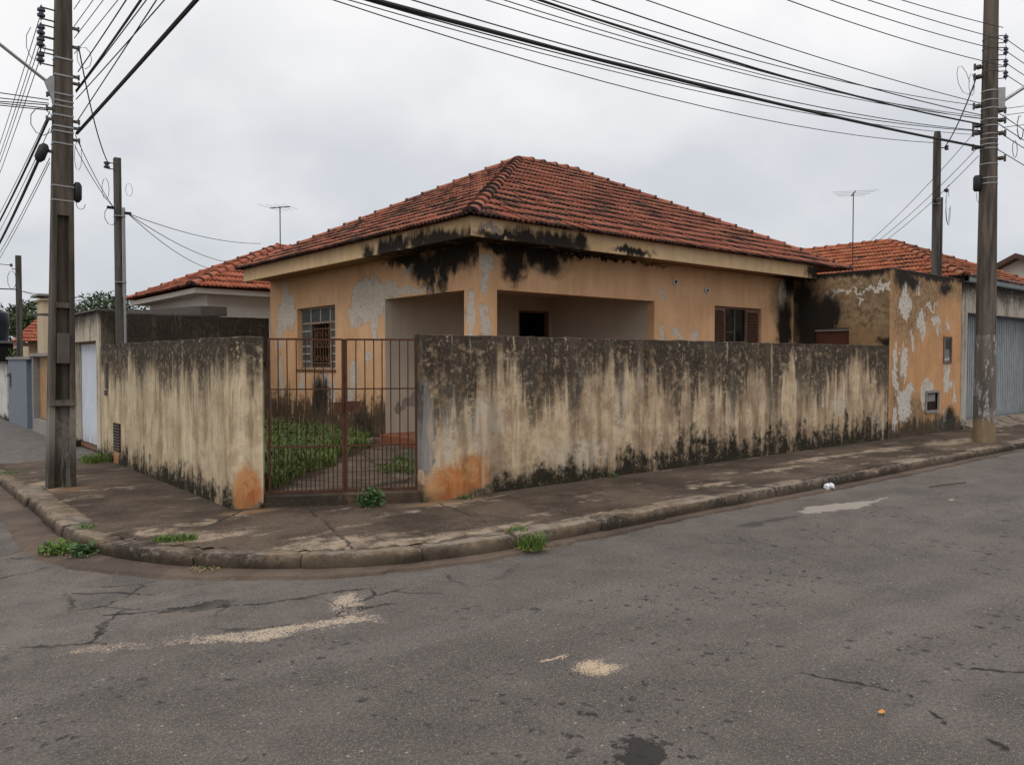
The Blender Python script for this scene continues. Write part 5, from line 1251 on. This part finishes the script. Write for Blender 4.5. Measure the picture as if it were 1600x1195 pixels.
weed('grass_tuft', 4.48, 5.16, .03, 'grass tuft growing over the kerb below the long wall', 'grass', 240, .13, .17, 20, .03, 'leafy2', 3, 60)
weed('grass_tuft', 4.50, 5.36, SZ, 'small grass tuft on the pavement edge behind the kerb', 'grass', 90, .10, .07, 10, .02, 'leafy2', 13)
weed('weed_plant', 1.30, 7.62, .03, 'green weeds in the gutter at the left bend of the kerb', 'weed', 200, .16, .10, 160, .055, 'leafy2', 4, 50)
weed('weed_plant', 1.42, 7.36, .03, 'broad leaved weed with fallen leaves at the kerb bend', 'weed', 20, .10, .09, 90, .07, 'leafd', 14, 30)
weed('grass_tuft', 1.98, 7.00, SZ, 'bright low grass strip in the pavement crack near the kerb', 'grass', 200, .10, .07, 0, .02, 'leafy2', 5)
weed('grass_tuft', 2.12, 6.90, SZ, 'bright grass at the right end of the pavement crack', 'grass', 130, .09, .08, 0, .02, 'leafy2', 6)
weed('grass_tuft', 2.74, 13.1, SZ, 'grass clump at the far foot of the streaked wall', 'grass', 420, .22, .17, 0, .02, 'leafy', 7)
weed('grass_tuft', 1.56, 12.5, .10, 'grass on the kerb at the left edge of the photo', 'grass', 160, .14, .09, 0, .02, 'leafy', 8)
weed('grass_tuft', 1.55, 10.6, .10, 'sparse grass along the kerb beside the left pole', 'grass', 90, .16, .07, 0, .02, 'leafy', 18)
weed('weed_plant', 1.56, 7.95, SZ, 'small pale weed on the pavement above the kerb bend', 'weed', 60, .10, .05, 30, .03, 'leafy2', 19)
weed('weed_plant', 7.55, 7.05, SZ, 'tiny sprout at the foot of the long wall', 'weed', 6, .05, .08, 26, .035, 'leafy2', 9)
weed('weed_plant', 2.10, 6.28, .02, 'dead brown weed lying in the gutter bend', 'weed', 20, .09, .05, 10, .04, 'leafd', 10, 120)
weed('weed_plant', 5.15, 7.04, SZ, 'low weeds in the hole of the orange patch on the long wall', 'weed', 50, .09, .05, 20, .03, 'leafd', 11, 10)
weed('weed_plant', 5.25, 8.6, ZY, 'weeds on the yard path left of the porch corner', 'weed', 140, .30, .16, 130, .05, 'leafy2', 12)
weed('weed_plant', 5.9, 9.3, ZY, 'weeds in the cracks of the yard path by the porch', 'weed', 140, .35, .14, 90, .05, 'leafd', 15)
# litter
b = B(); c = Vector((3.66, 1.71, .012)); pts = [(math.cos(t) * .022 * (1 + .2 * math.sin(3 * t)), math.sin(t) * .015) for t in [i * .6283 for i in range(10)]]
b.add([c + Vector((0, 0, .010))] + [c + Vector((p_[0], p_[1], .003 * math.sin(i * 2))) for i, p_ in enumerate(pts)], [(0, i + 1, (i + 1) % 10 + 1) for i in range(10)]); tag(b.build('fallen_leaf', MT['leafo'], base=tuple(c)), 'orange fallen leaf on the asphalt near the lower right', 'leaf')
b = B(); b.obox((9.5, 5.16, .05), (.07, .01, 0), (0, .03, .01), (0, -.006, .022)); b.obox((9.55, 5.13, .06), (.03, .02, .01), (-.01, .02, .01), (0, 0, .014)); tag(b.build('crumpled_paper', MT['paper'], base=(9.5, 5.16, .03)), 'crumpled white paper in the gutter below the long wall', 'litter')
b = B(); b.tube([(10.7, 4.42, .012), (11.0, 4.35, .02), (11.5, 4.28, .012)], .008, 5); tag(b.build('fallen_twig', MT['bark'], base=(10.7, 4.42, 0)), 'thin twig lying on the asphalt at right', 'twig')
